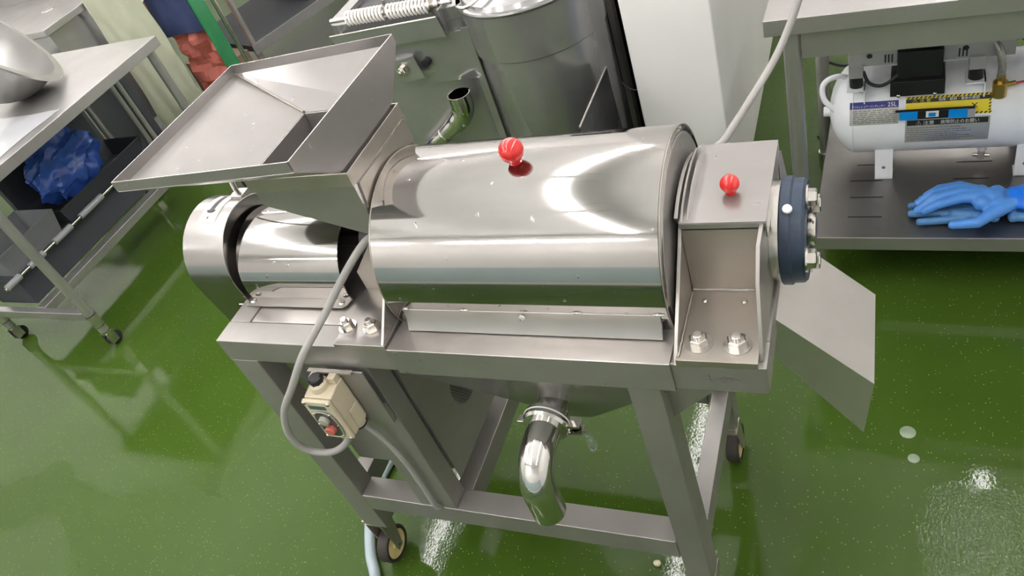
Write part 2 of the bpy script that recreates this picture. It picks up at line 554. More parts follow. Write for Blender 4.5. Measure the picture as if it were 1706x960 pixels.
# --- casters
def caster(x, y, zt, wy, parent, r=.049):
    c = mk('caster', MB().box((x - .021, y - .03, zt - .006), (x + .021, y + .03, zt)), 'rawside', parent, bevel=.001)
    f = MB()
    f.cyl((x, y, zt - .022), (x, y, zt - .006), .022, 20)
    for s_ in (-1, 1):
        f.hexa([(x + s_ * .021 - .0015, y - .025, zt - .024), (x + s_ * .021 + .0015, y - .025, zt - .024), (x + s_ * .021 + .0015, y + .025, zt - .024), (x + s_ * .021 - .0015, y + .025, zt - .024),
                (x + s_ * .021 - .0015, y + wy - .010, r - .012), (x + s_ * .021 + .0015, y + wy - .010, r - .012), (x + s_ * .021 + .0015, y + wy + .010, r - .012), (x + s_ * .021 - .0015, y + wy + .010, r - .012)])
    f.box((x - .0225, y - .025, zt - .026), (x + .0225, y + .025, zt - .022))
    mk('fork', f, 'rawside', c)
    mk('wheel', MB().lathe([(-.015, r * .78), (-.015, r * .94), (-.011, r), (.011, r), (.015, r * .94), (.015, r * .78)], (x, y + wy, r), (1, 0, 0), 36), 'rubber', c)
    mk('wheel_hub', MB().lathe([(-.013, .0001), (-.013, r * .78), (.013, r * .78), (.013, r * .3), (.017, r * .25), (.017, .0001)], (x, y + wy, r), (1, 0, 0), 36), 'hub', c)
    mk('axle', bolt_mb((x - .024, y + wy, r), (1, 0, 0), .006, .005, .042, False), 'bolt', c)
    return c
for cx_, cy_, wy in ((.006, .036, -.012), (.812, .04, -.018), (.812, .395, .03), (.03, .395, .03)):
    caster(cx_, cy_, .18, wy, pm)

# --- drip pan under the drum: top plate with a skirt, inverted pyramid, outlet pipe
zt = .8585
mk('pan_plate', MB().box((.387, -.004, .8555), (.861, .085, zt)), 'plate', pm, bevel=.001)
mk('pan_plate', MB().box((.387, .337, .8555), (.861, .426, zt)), 'plate', pm, bevel=.001)
mk('pan_skirt', MB().box((.387, -.0045, .799), (.861, -.0008, zt - .0004)), 'hopper', pm, bevel=.0008)
mk('pan_skirt', MB().box((.387, .4228, .799), (.861, .4265, zt - .0004)), 'hopper', pm, bevel=.0008)
pan = MB()
T = [(.388, .001, .80), (.860, .001, .80), (.860, .421, .80), (.388, .421, .80)]
B_ = [(.585, .140, .512), (.625, .140, .512), (.625, .282, .512), (.585, .282, .512)]
for i in range(4):
    j = (i + 1) % 4
    pan.quad(T[i], T[j], B_[j], B_[i])
pan.quad(*B_)
dp = mk('drip_pan', pan, 'hopper', pm, solid=.002, weld=True, smooth=0)
ox, oz = .605, .645
mk('outlet_stub', MB().tube([(ox, .10, oz), (ox, .034, oz)], .029, 32), 'polish', pm)
cl = mk('clamp', MB().lathe([(-.013, .030), (-.013, .039), (-.008, .043), (.008, .043), (.013, .039), (.013, .030)], (ox, .028, oz), (0, 1, 0), 40), 'polish', pm)
mk('clamp_gasket', MB().lathe([(-.0012, .030), (-.0012, .0436), (.0012, .0436), (.0012, .030)], (ox, .028, oz), (0, 1, 0), 40), 'white_print', cl)
lug = MB()
lug.box((ox + .036, .017, oz + .002), (ox + .062, .039, oz + .007)); lug.box((ox + .036, .017, oz - .016), (ox + .062, .039, oz - .011))
lug.cyl((ox + .051, .028, oz - .026), (ox + .051, .028, oz + .016), .004, 12)
mk('clamp_lug', lug, 'bolt', cl)
mk('clamp_hinge', MB().box((ox - .055, .020, oz - .006), (ox - .038, .036, oz + .006)), 'bolt', cl, bevel=.002)
wn = MB(); wn.cyl((ox + .051, .028, oz - .011), (ox + .051, .028, oz - .020), .009, 6)
wn.box((ox + .034, .026, oz - .026), (ox + .068, .030, oz - .016))
mk('wing_nut', wn, 'bolt', cl)
mk('clamp_tag', MB().tube(bez([(ox + .066, .024, oz - .018), (ox + .073, .022, oz - .03), (ox + .074, .022, oz - .052), (ox + .070, .022, oz - .062)], 4), [.004] * 4 + [.009] * 4 + [.007] * 4 + [.003], 10), 'clear', cl)
pth = [(ox, .016, oz), (ox, -.012, oz)]
for k in range(1, 13):
    a = R(90) * k / 12
    pth.append((ox, -.012 - .062 * math.sin(a), oz - .062 * (1 - math.cos(a))))
pth.append((ox, -.074, oz - .122))
el = MB().tube(pth, .0305, 36, caps=False).tube(pth, .0285, 36, caps=False)
el.lathe([(0, .0285), (0, .0305)], pth[-1], (0, 0, 1), 36)
mk('outlet_elbow', el, 'polish', pm)

# --- drum
dm = MB().lathe([(0, .0001), (0, DR - .012), (.002, DR - .004), (.004, DR), (.008, DR), (DX1 - DX0 - .010, DR), (DX1 - DX0 - .005, DR), (DX1 - DX0 - .002, DR - .003), (DX1 - DX0, DR - .006), (DX1 - DX0 - .002, DR - .010), (DX1 - DX0 - .002, .0001)], (DX0, YC, DZ), (1, 0, 0), 128)
drum = mk('drum', dm, 'drum', pm, smooth=24)
mk('drum_end', MB().lathe([(0, .0001), (0, DR - .011), (.0012, DR - .012), (.0012, .0001)], (DX1 - .0018, YC, DZ), (1, 0, 0), 96), 'frame', drum)
# weld bead round both rims
for xx in (DX0 + .003, DX1 - .003):
    mk('weld_seam', MB().torus((xx, YC, DZ), (1, 0, 0), DR, .0012, 96, 6), 'rawside', drum)
# angled drip bar on the front of the drum
bar = MB()
prof = [(.0535, .9005), (.0495, .9005), (.0492, .8815), (.0385, .8608), (.0410, .8600), (.0535, .8805)]
bar.prism([(.412, y, z) for y, z in prof], (.433, 0, 0))
mk('drip_bar', bar, 'plate', drum, bevel=.001)
for xx, ww in ((.415, .008), (.522, .014), (.713, .014), (.835, .016)):
    mk('weld', MB().tube(bez([(xx, .0505, .9005), (xx + ww / 2, .0495, .9018), (xx + ww, .0505, .9005)], 4), .0022, 8), 'bolt', drum)
mk('rivet', MB().lathe([(0, .0001), (.0, .006), (.0015, .005), (.002, .0001)], (.628, .0448, .8925), (0, -.93, .37), 16), 'bolt', drum)
def knob(x, y, z, nrm, r, stem, parent):
    n = Vector(nrm).normalized(); c = Vector((x, y, z))
    k = mk('knob', MB().sphere(c + n * (stem + r * .95), r, 32), 'red', parent, label='glossy red ball knob')
    mk('knob_stem', MB().lathe([(0, r * .55), (stem * .6, r * .42), (stem + r * .2, r * .4)], c, n, 20), 'red', k)
    return k
kn = Vector((0, -.10, 1)).normalized()
knob(.628, YC + kn.y * DR, DZ + kn.z * DR, kn, .0195, .003, drum)

# --- drive shaft, pillow block and its brackets on the left
mk('shaft', MB().cyl((-.04, YC, DZ), (1.04, YC, DZ), .022, 24), 'bolt', pm)
pb = MB().box((.285, .15, .8565), (.335, .272, .885)); pb.cyl((.285, YC, DZ), (.335, YC, DZ), .052, 32)
mk('pillow_block', pb, 'black', pm, bevel=.003)
lb = mk('bearing_bracket', MB().box((.279, -.002, .8553), (.384, .138, .8645)), 'plate', pm, bevel=.001)
mk('bracket_web', MB().prism([(.281, .132, .8648), (.381, .132, .8648), (.381, .132, .985), (.345, .132, .980), (.281, .132, .908)], (0, .007, 0)), 'rawside', lb)
mk('bracket_side', MB().prism([(.3775, -.001, .8648), (.3775, .129, .8648), (.3775, .129, .985)], (.0055, 0, 0)), 'plate', lb, bevel=.001)
for bx in (.290, .341):
    bolt((bx, .038, .8647), (0, 0, 1), .0105, lb, head=.012, stub=.007)
# mirrored bracket behind
lb2 = mk('bearing_bracket', MB().box((.279, .284, .8553), (.384, .424, .8645)), 'plate', pm, bevel=.001)
mk('bracket_web', MB().box((.276, .283, .8648), (.382, .290, .995)), 'rawside', lb2)

# --- motor shaft cover: half cylinder with a screwed flange
cv = MB(); n_ = 40
CR, CZ = .102, .878
a0 = math.asin((.860 - CZ) / CR)
sec = []
for k in range(n_ + 1):
    a = a0 + (math.pi - 2 * a0) * k / n_
    sec.append((YC - CR * math.cos(a), CZ + CR * math.sin(a)))
for k in range(n_):
    (ya, za), (yb, zb) = sec[k], sec[k + 1]
    cv.quad((.02, ya, za), (.257, ya, za), (.257, yb, zb), (.02, yb, zb))
cover = mk('shaft_cover', cv, 'drum', pm, solid=.002, weld=True, smooth=40, offset=0)
fy = sec[0][0]
mk('cover_flange', MB().prism([(.018, fy + .001, .8575), (.018, .0885, .8575), (.246, .0885, .8575), (.2535, .095, .8575), (.2575, fy + .001, .8575)], (0, 0, .002)), 'plate', cover)
mk('cover_flange', MB().prism([(.018, 2 * YC - fy - .001, .8575), (.2575, 2 * YC - fy - .001, .8575), (.2575, .3335, .8575), (.018, .3335, .8575)], (0, 0, .002)), 'plate', cover)
def screw(c, axis, r, parent):
    mb = MB().lathe([(0, .0001), (0, r), (r * .25, r * .9), (r * .5, r * .55), (r * .55, .0001)], c, axis, 20)
    s_ = mk('screw', mb, 'bolt', parent)
    return s_
for sx in (.030, .240):
    screw((sx, .0995, .8598), (0, 0, 1), .0065, cover)

# --- belt guard at the left end: rounded housing with a direction arrow
GX0, GX1, GR, GZ = -.097, .008, .109, .900
gp = []
for k in range(33):
    a = R(-8) + (math.pi + R(16)) * k / 32
    gp.append((YC - GR * math.cos(a), GZ + GR * math.sin(a)))
low = .46; lr = .06
for k in range(9):
    a = math.pi * k / 8
    gp.append((YC + lr * math.cos(a), low - lr * math.sin(a)))
gm = MB().prism([(GX0, y, z) for y, z in gp], (GX1 - GX0, 0, 0))
guard = mk('belt_guard', gm, 'brushed', pm, smooth=25, bevel=.0015)
gs_ = MB()
def gmap(rad):
    def f(u, v):      # u along x, v angle (deg) from the front horizontal
        a = R(v)
        return (u, YC - rad * math.cos(a), GZ + rad * math.sin(a))
    return f
patch(gs_, gmap(GR + .0006), -.066, 68, -.022, 112, 2, 14)
mk('arrow_sticker', gs_, 'silver_print', guard)
ga = MB()
patch(ga, gmap(GR + .0011), -.0505, 80, -.0395, 110, 1, 8)
f_ = gmap(GR + .0011)
ga.add([f_(-.057, 84), f_(-.033, 84), f_(-.045, 71.5), f_(-.045, 84)], [(0, 3, 2), (3, 1, 2)])
mk('arrow', ga, 'black_print', guard)
mk('guard_pin', MB().cyl((-.010, .098, .852), (.012, .098, .852), .0025, 10), 'bolt', guard)
mk('guard_bracket', MB().box((-.024, .235, 1.001), (.006, .262, 1.012)), 'bolt', guard, bevel=.001)

# --- feed throat under the hopper
TX0, TX1, TY0, TY1 = .180, .379, .124, .314
th = MB()
p = dict(a=(TX0, TY0, 1.108), b=(TX1, TY0, 1.108), c=(TX1, TY0, 1.0), d=(.36, TY0, 1.005), e=(TX0, TY0, 1.074))
q = {k: (v[0], TY1, v[2]) for k, v in p.items()}
th.quad(p['a'], p['e'], p['d'], p['c'], p['b'])
th.quad(q['a'], q['b'], q['c'], q['d'], q['e'])
th.quad(p['a'], q['a'], q['e'], p['e'])
th.quad(p['e'], q['e'], q['d'], p['d'])
th.quad(p['d'], q['d'], q['c'], p['c'])
th.quad(p['b'], p['c'], q['c'], q['b'])
throat = mk('feed_throat', th, 'hopper', pm, solid=.002, weld=True, smooth=0, offset=1)
rim = MB()
zr0, zr1 = 1.103, 1.129
rim.box((TX0 - .008, TY0 - .004, zr0), (TX1 + .003, TY0 - .001, zr1))
rim.box((TX0 - .008, TY1 + .001, zr0), (TX1 + .003, TY1 + .004, zr1))
rim.box((TX1 + .0005, TY0 - .001, zr0), (TX1 + .003, TY1 + .001, zr1))
rim.box((TX0 - .008, TY0 - .001, zr0), (TX0 - .005, TY1 + .001, zr1))
mk('throat_rim', rim, 'rawside', throat, bevel=.0006)
mk('throat_collar', MB().prism([(.3795, .135, 1.10), (.3795, .128, 1.055), (.3795, .16, 1.06), (.3795, YC, 1.075), (.3795, .29, 1.06), (.3795, .318, 1.052), (.3795, .312, 1.10)], (.004, 0, 0)), 'rawside', throat)

# --- hopper: shallow sloping tray with an upright right wall
HX0, HX1, HY0, HY1 = .002, .373, .034, .392
zl, zr = 1.203, 1.217
lip = .018
ho = MB()
A_ = (HX0, HY0, zl - lip); Bk = (HX0, HY1, zl - lip); Cr = (HX1, HY1, zr - lip); Dr_ = (HX1, HY0, zr - lip)
e0 = (.187, .122, 1.133); e1 = (.187, .312, 1.133); e2 = (HX1, .312, 1.133); e3 = (HX1, .122, 1.133)
tray = mk('hopper', MB().quad(A_, e0, e1, Bk), 'hopper', pm, solid=.002, smooth=0)
mk('hopper_back_wall', MB().quad(Bk, e1, e2, Cr), 'hopper', tray, solid=.002, smooth=0)
mk('hopper_front_wall', MB().quad(A_, Dr_, e3, e0), 'hopper', tray, solid=.002, smooth=0)
mk('hopper_right_wall', MB().quad(Dr_, (HX1, HY0, zr), (HX1, HY1, zr), Cr, e2, e3), 'hopper', tray, solid=.002, smooth=0)
lp = MB()
lp.quad(A_, (HX0, HY0, zl), (HX1, HY0, zr), Dr_)
lp.quad(Bk, Cr, (HX1, HY1, zr), (HX0, HY1, zl))
lp.quad(A_, Bk, (HX0, HY1, zl), (HX0, HY0, zl))
mk('hopper_lip', lp, 'hopper', tray, solid=.0022, weld=True, smooth=0)
hs = MB().box((.188, .126, 1.10), (.190, .308, 1.133)); hs.box((.19, .306, 1.10), (.370, .308, 1.133)); hs.box((.19, .126, 1.10), (.370, .128, 1.133)); hs.box((.368, .126, 1.10), (.3705, .308, 1.133))
mk('hopper_spout', hs, 'hopper', tray)
mk('weld_seam', MB().tube(bez([Vector(Bk) + (Vector(e1) - Vector(Bk)) * t + Vector((0, -.001, .0015 + .0006 * math.sin(40 * t))) for t in [i / 14 for i in range(15)]], 2), .0022, 8), 'rawside', tray)
mk('hopper_stay', MB().cyl((.012, .25, 1.178), (-.015, .25, 1.008), .006, 14), 'bolt', tray)

# --- right bracket with inspection cover
rb = mk('bearing_bracket', MB().box((.870, -.003, .8553), (.981, .136, .868)), 'rawside', pm, bevel=.001)
mk('bracket_web', MB().box((.8735, .136, .8555), (.9795, .143, .985)), 'rawside', rb)
mk('weld_seam', MB().tube([(.875, .1345, .8695), (.978, .1345, .8695)], .002, 8), 'bolt', rb)
sd = [(.867, -.003, .8558), (.867, .012, .874), (.867, .075, .925), (.867, .150, .985)]
for k in range(9):
    a = R(125) - R(70) * k / 8
    sd.append((.867, YC + .135 * math.cos(a) * 1.0, DZ + .100 * math.sin(a) + .008))
sd += [(.867, .345, .94), (.867, .424, .8558)]
mk('bracket_side', MB().prism(sd, (.0055, 0, 0)), 'plate', rb, bevel=.0008)
mk('bracket_side', MB().prism([(.981, .012, .8558), (.981, .050, .965), (.981, .085, 1.0), (.981, .143, 1.0), (.981, .28, 1.0), (.981, .36, .95), (.981, .41, .8558)], (.0055, 0, 0)), 'plate', rb, bevel=.0008)
mk('weld_seam', MB().tube(bez([(.8735 + .0006 * (i % 2), .002 + .0095 * i, .8692) for i in range(14)], 3), .0022, 8), 'rawside', rb)
for bx in (.899, .951):
    bolt((bx, .029, .8682), (0, 0, 1), .0125, rb, head=.012, stub=.006)
for bx in (.895, .951):
    screw((bx, .112, .8682), (0, 0, 1), .0045, rb)
ic = MB()
ic.box((.8735, .128, 1.003), (.990, .312, 1.005))
ic.box((.8735, .128, .994), (.990, .130, 1.003))
ic.box((.988, .130, .975), (.990, .312, 1.003))
ic.box((.8735, .310, .90), (.988, .312, 1.003))
icov = mk('inspection_cover', ic, 'hopper', pm, bevel=.0006)
fl = [(.8765, .130, 1.0055), (.8765, .150, 1.018), (.8765, .19, 1.027), (.8765, .235, 1.029), (.8765, .28, 1.022), (.8765, .306, 1.0055)]
mk('cover_flange', MB().prism(fl, (.003, 0, 0)), 'hopper', icov)
mk('cover_flange', MB().prism([(x + .008, y, z - .004) for x, y, z in fl], (.002, 0, 0)), 'hopper', icov)
knob(.937, .192, 1.005, (0, 0, 1), .0138, .002, icov)

# --- flange bearing at the right end
mk('spacer_ring', MB().lathe([(0, .0001), (0, .074), (.012, .074), (.012, .0001)], (.987, YC, .916), (1, 0, 0), 48), 'bolt', pm)
bh = MB().lathe([(0, .0001), (0, .077), (.002, .079), (.014, .079), (.017, .076), (.030, .0755), (.034, .072), (.034, .036), (.028, .034), (.028, .0001)], (.9995, YC, .916), (1, 0, 0), 48)
bear = mk('bearing_housing', bh, 'blue_cast', pm, smooth=30)
for dy, dz, rr_ in ((0, .060, .0115), (0, -.060, .0115), (-.060, 0, .0125), (.060, 0, .0125)):
    bolt((1.034, YC + dy, .916 + dz), (1, 0, 0), rr_, bear, head=.011, stub=0)
mk('shaft_end', MB().lathe([(0, .0001), (0, .022), (.012, .022), (.014, .020), (.014, .0001)], (1.030, YC, .916), (1, 0, 0), 24), 'bolt', bear)
mk('grease_cap', MB().lathe([(0, .005), (.004, .0068), (.008, .006), (.010, .0001)], (1.012, YC - .037, .916 + .068), (0, -.48, .88), 16), 'white_print', bear)

# --- discharge chute on the right
c_t0, c_t1, c_b0, c_b1 = (.984, .833), (1.121, .690), (.984, .742), (1.105, .566)
ch = MB()
ya, yb = .117, .305
def cp(t, y): return (t[0], y, t[1])
ch.quad(cp(c_t0, ya), cp(c_t1, ya), cp(c_t1, yb), cp(c_t0, yb))
ch.quad(cp(c_b0, ya), cp(c_b1, ya), cp(c_t1, ya), cp(c_t0, ya))
ch.quad(cp(c_t0, yb), cp(c_t1, yb), cp(c_b1, yb), cp(c_b0, yb))
ch.quad(cp(c_b1, ya), cp(c_b0, ya), cp(c_b0, yb), cp(c_b1, yb))
mk('discharge_chute', ch, 'chute', pm, solid=.002, weld=True, smooth=0)
# pencilled mark on the beam end
mkb = MB()
for i, (xa, za, xb, zb) in enumerate(((.905, .829, .950, .8275), (.912, .838, .914, .822), (.92, .833, .936, .8265), (.930, .8345, .946, .8275), (.940, .833, .955, .8275), (.908, .8235, .935, .822))):
    mkb.tube([(xa, -.0002, za), (xb, -.0002, zb)], .0009, 5)
mk('pen_mark', mkb, 'marker', pm)

# --- motor enclosure in the left bay, with a perforated vent
en = MB()
en.box((.067, .056, .40), (.314, .060, .80)); en.box((.067, .36, .40), (.314, .364, .80))
en.box((.067, .060, .40), (.071, .36, .80)); en.box((.071, .060, .40), (.310, .36, .404))
encl = mk('motor_enclosure', en, 'frame', pm, bevel=.001)
# right panel with a round patch of holes
vy, vz, vr = .212, .518, .064
hp = MB()
hp.box((.314, .056, .365), (.3165, vy - vr, .80)); hp.box((.314, vy + vr, .365), (.3165, .364, .80))
hp.box((.314, vy - vr, .365), (.3165, vy + vr, vz - vr)); hp.box((.314, vy - vr, vz + vr), (.3165, vy + vr, .80))
# ring between square opening and circle
for k in range(40):
    a, b2 = 2 * math.pi * k / 40, 2 * math.pi * (k + 1) / 40
    def sq(a):
        c, s_ = math.cos(a), math.sin(a); m_ = max(abs(c), abs(s_)); return (vy + vr * c / m_, vz + vr * s_ / m_)
    (y1, z1), (y2, z2) = sq(a), sq(b2)
    rr_ = vr * .92
    y3, z3, y4, z4 = vy + rr_ * math.cos(b2), vz + rr_ * math.sin(b2), vy + rr_ * math.cos(a), vz + rr_ * math.sin(a)
    hp.quad((.3165, y1, z1), (.3165, y2, z2), (.3165, y3, z3), (.3165, y4, z4))
mk('side_panel', hp, 'frame', encl)
gr = MB()
for i in range(-9, 10):
    d = i * .0062
    L = math.sqrt(max(0, vr ** 2 - d ** 2))
    if L < .006: continue
    for s_ in (1, -1):
        u = Vector((0, math.cos(R(60)), s_ * math.sin(R(60)))); v = Vector((0, -u.z, u.y))
        c = Vector((.3155, vy, vz)) + v * d
        gr.hexa([c - u * L + v * .0009 + Vector((-.0006, 0, 0)), c + u * L + v * .0009 + Vector((-.0006, 0, 0)), c + u * L - v * .0009 + Vector((-.0006, 0, 0)), c - u * L - v * .0009 + Vector((-.0006, 0, 0)),
                 c - u * L + v * .0009 + Vector((.0006, 0, 0)), c + u * L + v * .0009 + Vector((.0006, 0, 0)), c + u * L - v * .0009 + Vector((.0006, 0, 0)), c - u * L - v * .0009 + Vector((.0006, 0, 0))])
mk('vent_mesh', gr, 'frame', encl, label='round perforated vent')
mk('motor', MB().lathe([(0, .0001), (0, .07), (.01, .085), (.15, .085), (.16, .07), (.16, .0001)], (.10, YC, .50), (1, 0, 0), 32), 'black', encl)
screw((.20, .0555, .412), (0, -1, 0), .006, encl)

# --- push-button switch box on its bracket
sw = mk('switch_bracket', MB().box((.196, -.0115, .655), (.312, -.0085, .801)).box((.300, -.0085, .655), (.312, .0005, .70)), 'frame', pm, bevel=.0008)
mk('bracket_lip', MB().box((.196, -.017, .799), (.292, -.0085, .803)), 'bolt', sw)
bx0, bx1, by0, by1, bz0, bz1 = .203, .263, -.068, -.0125, .678, .784
sb = mk('switch_box', MB().prism([(bx0, by0 + .008, bz0), (bx0, by1, bz0), (bx0, by1, bz1 + .004), (bx0, by0 + .03, bz1 + .004), (bx0, by0 + .008, bz1)], (bx1 - bx0, 0, 0)), 'beige', pm, bevel=.003)
mk('switch_cover', MB().box((bx0 - .001, by0 - .002, bz0 - .001), (bx1 + .001, by0 + .0075, bz1 + .001)), 'beige', sb, bevel=.004)
mk('mount_ear', MB().box((bx0 + .002, -.030, bz1 + .0045), (bx0 + .016, -.013, bz1 + .018)), 'beige', sb, bevel=.001)
mk('mount_ear', MB().box((bx1 - .018, -.030, bz1 + .0045), (bx1 - .002, -.013, bz1 + .018)), 'beige', sb, bevel=.001)
mk('side_rib', MB().box((bx1 + .0002, -.045, bz0 + .004), (bx1 + .004, -.020, bz0 + .05)), 'beige', sb, bevel=.0015)
gx = (bx0 + bx1) / 2
mk('gland', MB().lathe([(0, .018), (.010, .017), (.014, .013), (.014, .0001)], (gx - .004, -.036, bz1 + .003), (0, 0, 1), 28), 'beige', sb)
mk('gland_plug', MB().lathe([(0, .0135), (.010, .0135), (.013, .011), (.013, .0001)], (gx - .004, -.036, bz1 + .0165), (0, 0, 1), 8), 'black', sb)
mk('gland', MB().lathe([(0, .013), (.012, .013), (.016, .0115)], (bx1 - .018, -.026, bz0 + .001), (.25, .1, -1), 24), 'beige', sb)
mk('gland_ring', MB().torus((bx1 - .0142, -.0245, bz0 - .0145), (.25, .1, -1), .0115, .0022, 24, 8), 'black', sb)
ov = []
for k in range(32):
    a = 2 * math.pi * k / 32
    ov.append((gx + .0225 * math.copysign(abs(math.cos(a)) ** .7, math.cos(a)), by0 - .0045, .7225 + .036 * math.copysign(abs(math.sin(a)) ** .75, math.sin(a))))
pnl = mk('button_panel', MB().prism(ov, (0, .0035, 0)), 'smoke', sb, bevel=.001)
mk('panel_ring', MB().tube([(x, by0 - .0045, z) for x, y, z in ov], .0014, 8, closed=True), 'pad', pnl)
mk('button', MB().lathe([(0, .0105), (.006, .010), (.0075, .008), (.0075, .0001)], (gx - .001, by0 - .0048, .737), (0, -1, 0), 24), 'pad', pnl, label='grey push button')
mk('button', MB().lathe([(0, .0105), (.008, .010), (.0095, .008), (.0095, .0001)], (gx + .001, by0 - .0048, .712), (0, -1, 0), 24), 'buttonred', pnl, label='red push button')
for dx, dz in ((-.017, .03), (.017, .03), (-.021, 0), (.021, 0), (-.017, -.03), (.017, -.03)):
    screw((gx + dx, by0 - .0052, .7225 + dz), (0, -1, 0), .0028, pnl)
mk('name_plate', MB().box((bx0 + .010, by0 - .0028, .764), (bx1 - .013, by0 - .002, .774)), 'plate_green', sb)
for sx in (bx0 + .004, bx1 - .004):
    for sz in (bz0 + .004, bz1 - .004):
        screw((sx, by0 - .0022, sz), (0, -1, 0), .0042, sb)
# lead from the switch box into the bottom rail
mk('motor_lead', MB().tube(bez([(.247, -.022, .664), (.250, -.020, .648), (.262, -.014, .60), (.272, -.010, .52), (.274, -.009, .43), (.272, -.008, .345), (.272, .006, .329)], 8), .0058, 12), 'cable', pm)

# ================================================================ POWER CABLE
pc = [(.222, -.040, .676), (.212, -.043, .632), (.165, -.055, .600), (.120, -.068, .618), (.112, -.073, .672), (.142, -.070, .745), (.190, -.055, .808), (.226, -.034, .858), (.246, -.008, .882), (.264, .035, .903), (.300, .07, .945), (.340, .098, .985),
      (.362, .116, 1.000), (.372, .15, .985), (.374, .30, .93), (.37, .42, .875), (.45, .50, .86), (.62, .50, .862), (.78, .47, .86), (.858, .50, .868), (.885, .55, .880), (.909, .60, .897), (.950, .70, .928), (.988, .75, 1.004), (1.02, .77, 1.12), (1.05, .80, 1.35), (1.08, .90, 2.0), (1.10, 1.0, 2.75)]
tag(mk('power_cable', MB().tube(bez(pc, 7), .0070, 12), 'cable'), 'thick grey cable looping from the switch box behind the drum and up to the right', 'cable')

# ================================================================ HOSE ON THE FLOOR
tag(mk('floor_hose', MB().tube(bez([(.10, .62, .016), (-.05, .45, .016), (-.125, .31, .016), (-.140, .25, .016), (-.135, .17, .016), (-.112, .09, .016), (-.065, .0, .016), (-.02, -.06, .016), (.03, -.16, .016), (.10, -.32, .016)], 8), .0145, 14), 'hose'),
    'pale grey-blue water hose lying on the floor beside the front caster', 'hose')

# ================================================================ LEFT WORK TABLE
lt = root('work_table', 'stainless steel table with tubular legs on casters holding the tilted bowl', 'table', (-1.93, 1.13, 0))
TL, TRt, TF, TB, TZ = -2.26, -1.605, .60, 1.66, .80
mk('tabletop', MB().box((TL, TF, TZ - .042), (TRt, TB, TZ)), 'table', lt, bevel=.002)
for lx in (-2.225, -1.635):
    for ly in (.655, 1.61):
        lg = mk('leg', MB().cyl((lx, ly, .085), (lx, ly, TZ - .042), .019, 24), 'table', lt)
        mk('collar', MB().cyl((lx, ly, .115), (lx, ly, .17), .0205, 24), 'bolt', lg)
        mk('ring', MB().torus((lx, ly, .172), (0, 0, 1), .0195, .0022, 24, 8), 'black', lg)
        mk('ring', MB().torus((lx, ly, .113), (0, 0, 1), .0195, .0022, 24, 8), 'black', lg)
        cs = mk('caster_fork', MB().cyl((lx, ly, .070), (lx, ly, .085), .019, 20).box((lx - .017, ly - .018, .02), (lx - .013, ly + .018, .072)).box((lx + .013, ly - .018, .02), (lx + .017, ly + .018, .072)), 'bolt', lg)
        mk('caster_wheel', MB().lathe([(-.011, .0001), (-.011, .024), (-.008, .030), (.008, .030), (.011, .024), (.011, .0001)], (lx, ly + .012, .030), (1, 0, 0), 28), 'black', lg)
for ly in (.655, 1.61):
    mk('cross_rail', MB().box((-2.205, ly - .014, .150), (-1.655, ly + .014, .188)), 'table', lt, bevel=.002)
mk('long_rail', MB().box((-1.955, .670, .150), (-1.905, 1.595, .187)), 'table', lt, bevel=.002)
# rod with sleeves that carries the bins
rod = mk('rack_rod', MB().cyl((-1.93, .62, .335), (-1.93, 1.585, .335), .0065, 14), 'bolt', lt)
for ya_, yb_ in ((.63, .70), (.755, .835), (.90, 1.00), (1.06, 1.20), (1.30, 1.45)):
    mk('sleeve', MB().cyl((-1.93, ya_, .335), (-1.93, yb_, .335), .0135, 16), 'sleeve', rod)
for dx in (-.05, .0):
    mk('brace', MB().cyl((-1.90 + dx, 1.585, .188), (-1.90 + dx, 1.585, TZ - .042), .012, 16), 'table', lt)

# dark bins hung under the table
def bin_(x0, x1, y0, y1, z0, z1, mat, label, name='storage_bin', t=.004, tp=.02):
    mb = MB()
    o = [(x0, y0, z1), (x1, y0, z1), (x1, y1, z1), (x0, y1, z1)]
    b = [(x0 + tp, y0 + tp, z0), (x1 - tp, y0 + tp, z0), (x1 - tp, y1 - tp, z0), (x0 + tp, y1 - tp, z0)]
    for i in range(4):
        j = (i + 1) % 4
        mb.quad(b[i], b[j], o[j], o[i])
    mb.quad(*b[::-1])
    bn = mk(name, mb, mat, None, solid=t, weld=True, smooth=20)
    tag(bn, label, 'bin', 'bins under the left table')
    return bn
tag(mk('shelf_board', MB().box((-2.245, .69, .318), (-1.945, 1.57, .324)), 'bin'), 'dark board resting on the rod under the left table', 'board')
bin_(-2.20, -1.955, 1.02, 1.56, .3245, .40, 'bin', 'dark grey bin under the left table holding the blue bag')
bin_(-2.20, -1.955, .69, 1.00, .3245, .43, 'bin_grey', 'empty mid-grey bin under the left table beside the front leg')

# crumpled blue bag
def crumple(c, rad, seed, amp, n=5, sharp=True):
    bm = bmesh.new()
    bmesh.ops.create_icosphere(bm, subdivisions=n, radius=1)
    for v in bm.verts:
        p_ = v.co.normalized()
        d = 0
        for o_, f_ in ((1, 1.5), (.5, 2.9), (.16, 6.5)):
            nz = noise.noise(p_ * f_ + Vector((seed, seed * 2, 0)))
            d += o_ * (1 - 2 * abs(nz) if sharp else nz)
        v.co = Vector((p_.x * rad[0], p_.y * rad[1], p_.z * rad[2])) * (1 + amp * (d - .6)) + Vector(c)
    mb = MB()
    bm.verts.ensure_lookup_table()
    mb.add([v.co.copy() for v in bm.verts], [tuple(v.index for v in f.verts) for f in bm.faces])
    bm.free()
    return mb
tag(mk('plastic_bag', crumple((-2.065, 1.235, .485), (.082, .160, .122), 3.1, .30, 5), 'bag', smooth=40), 'crumpled blue plastic bag stuffed in the dark bin under the left table', 'bag')

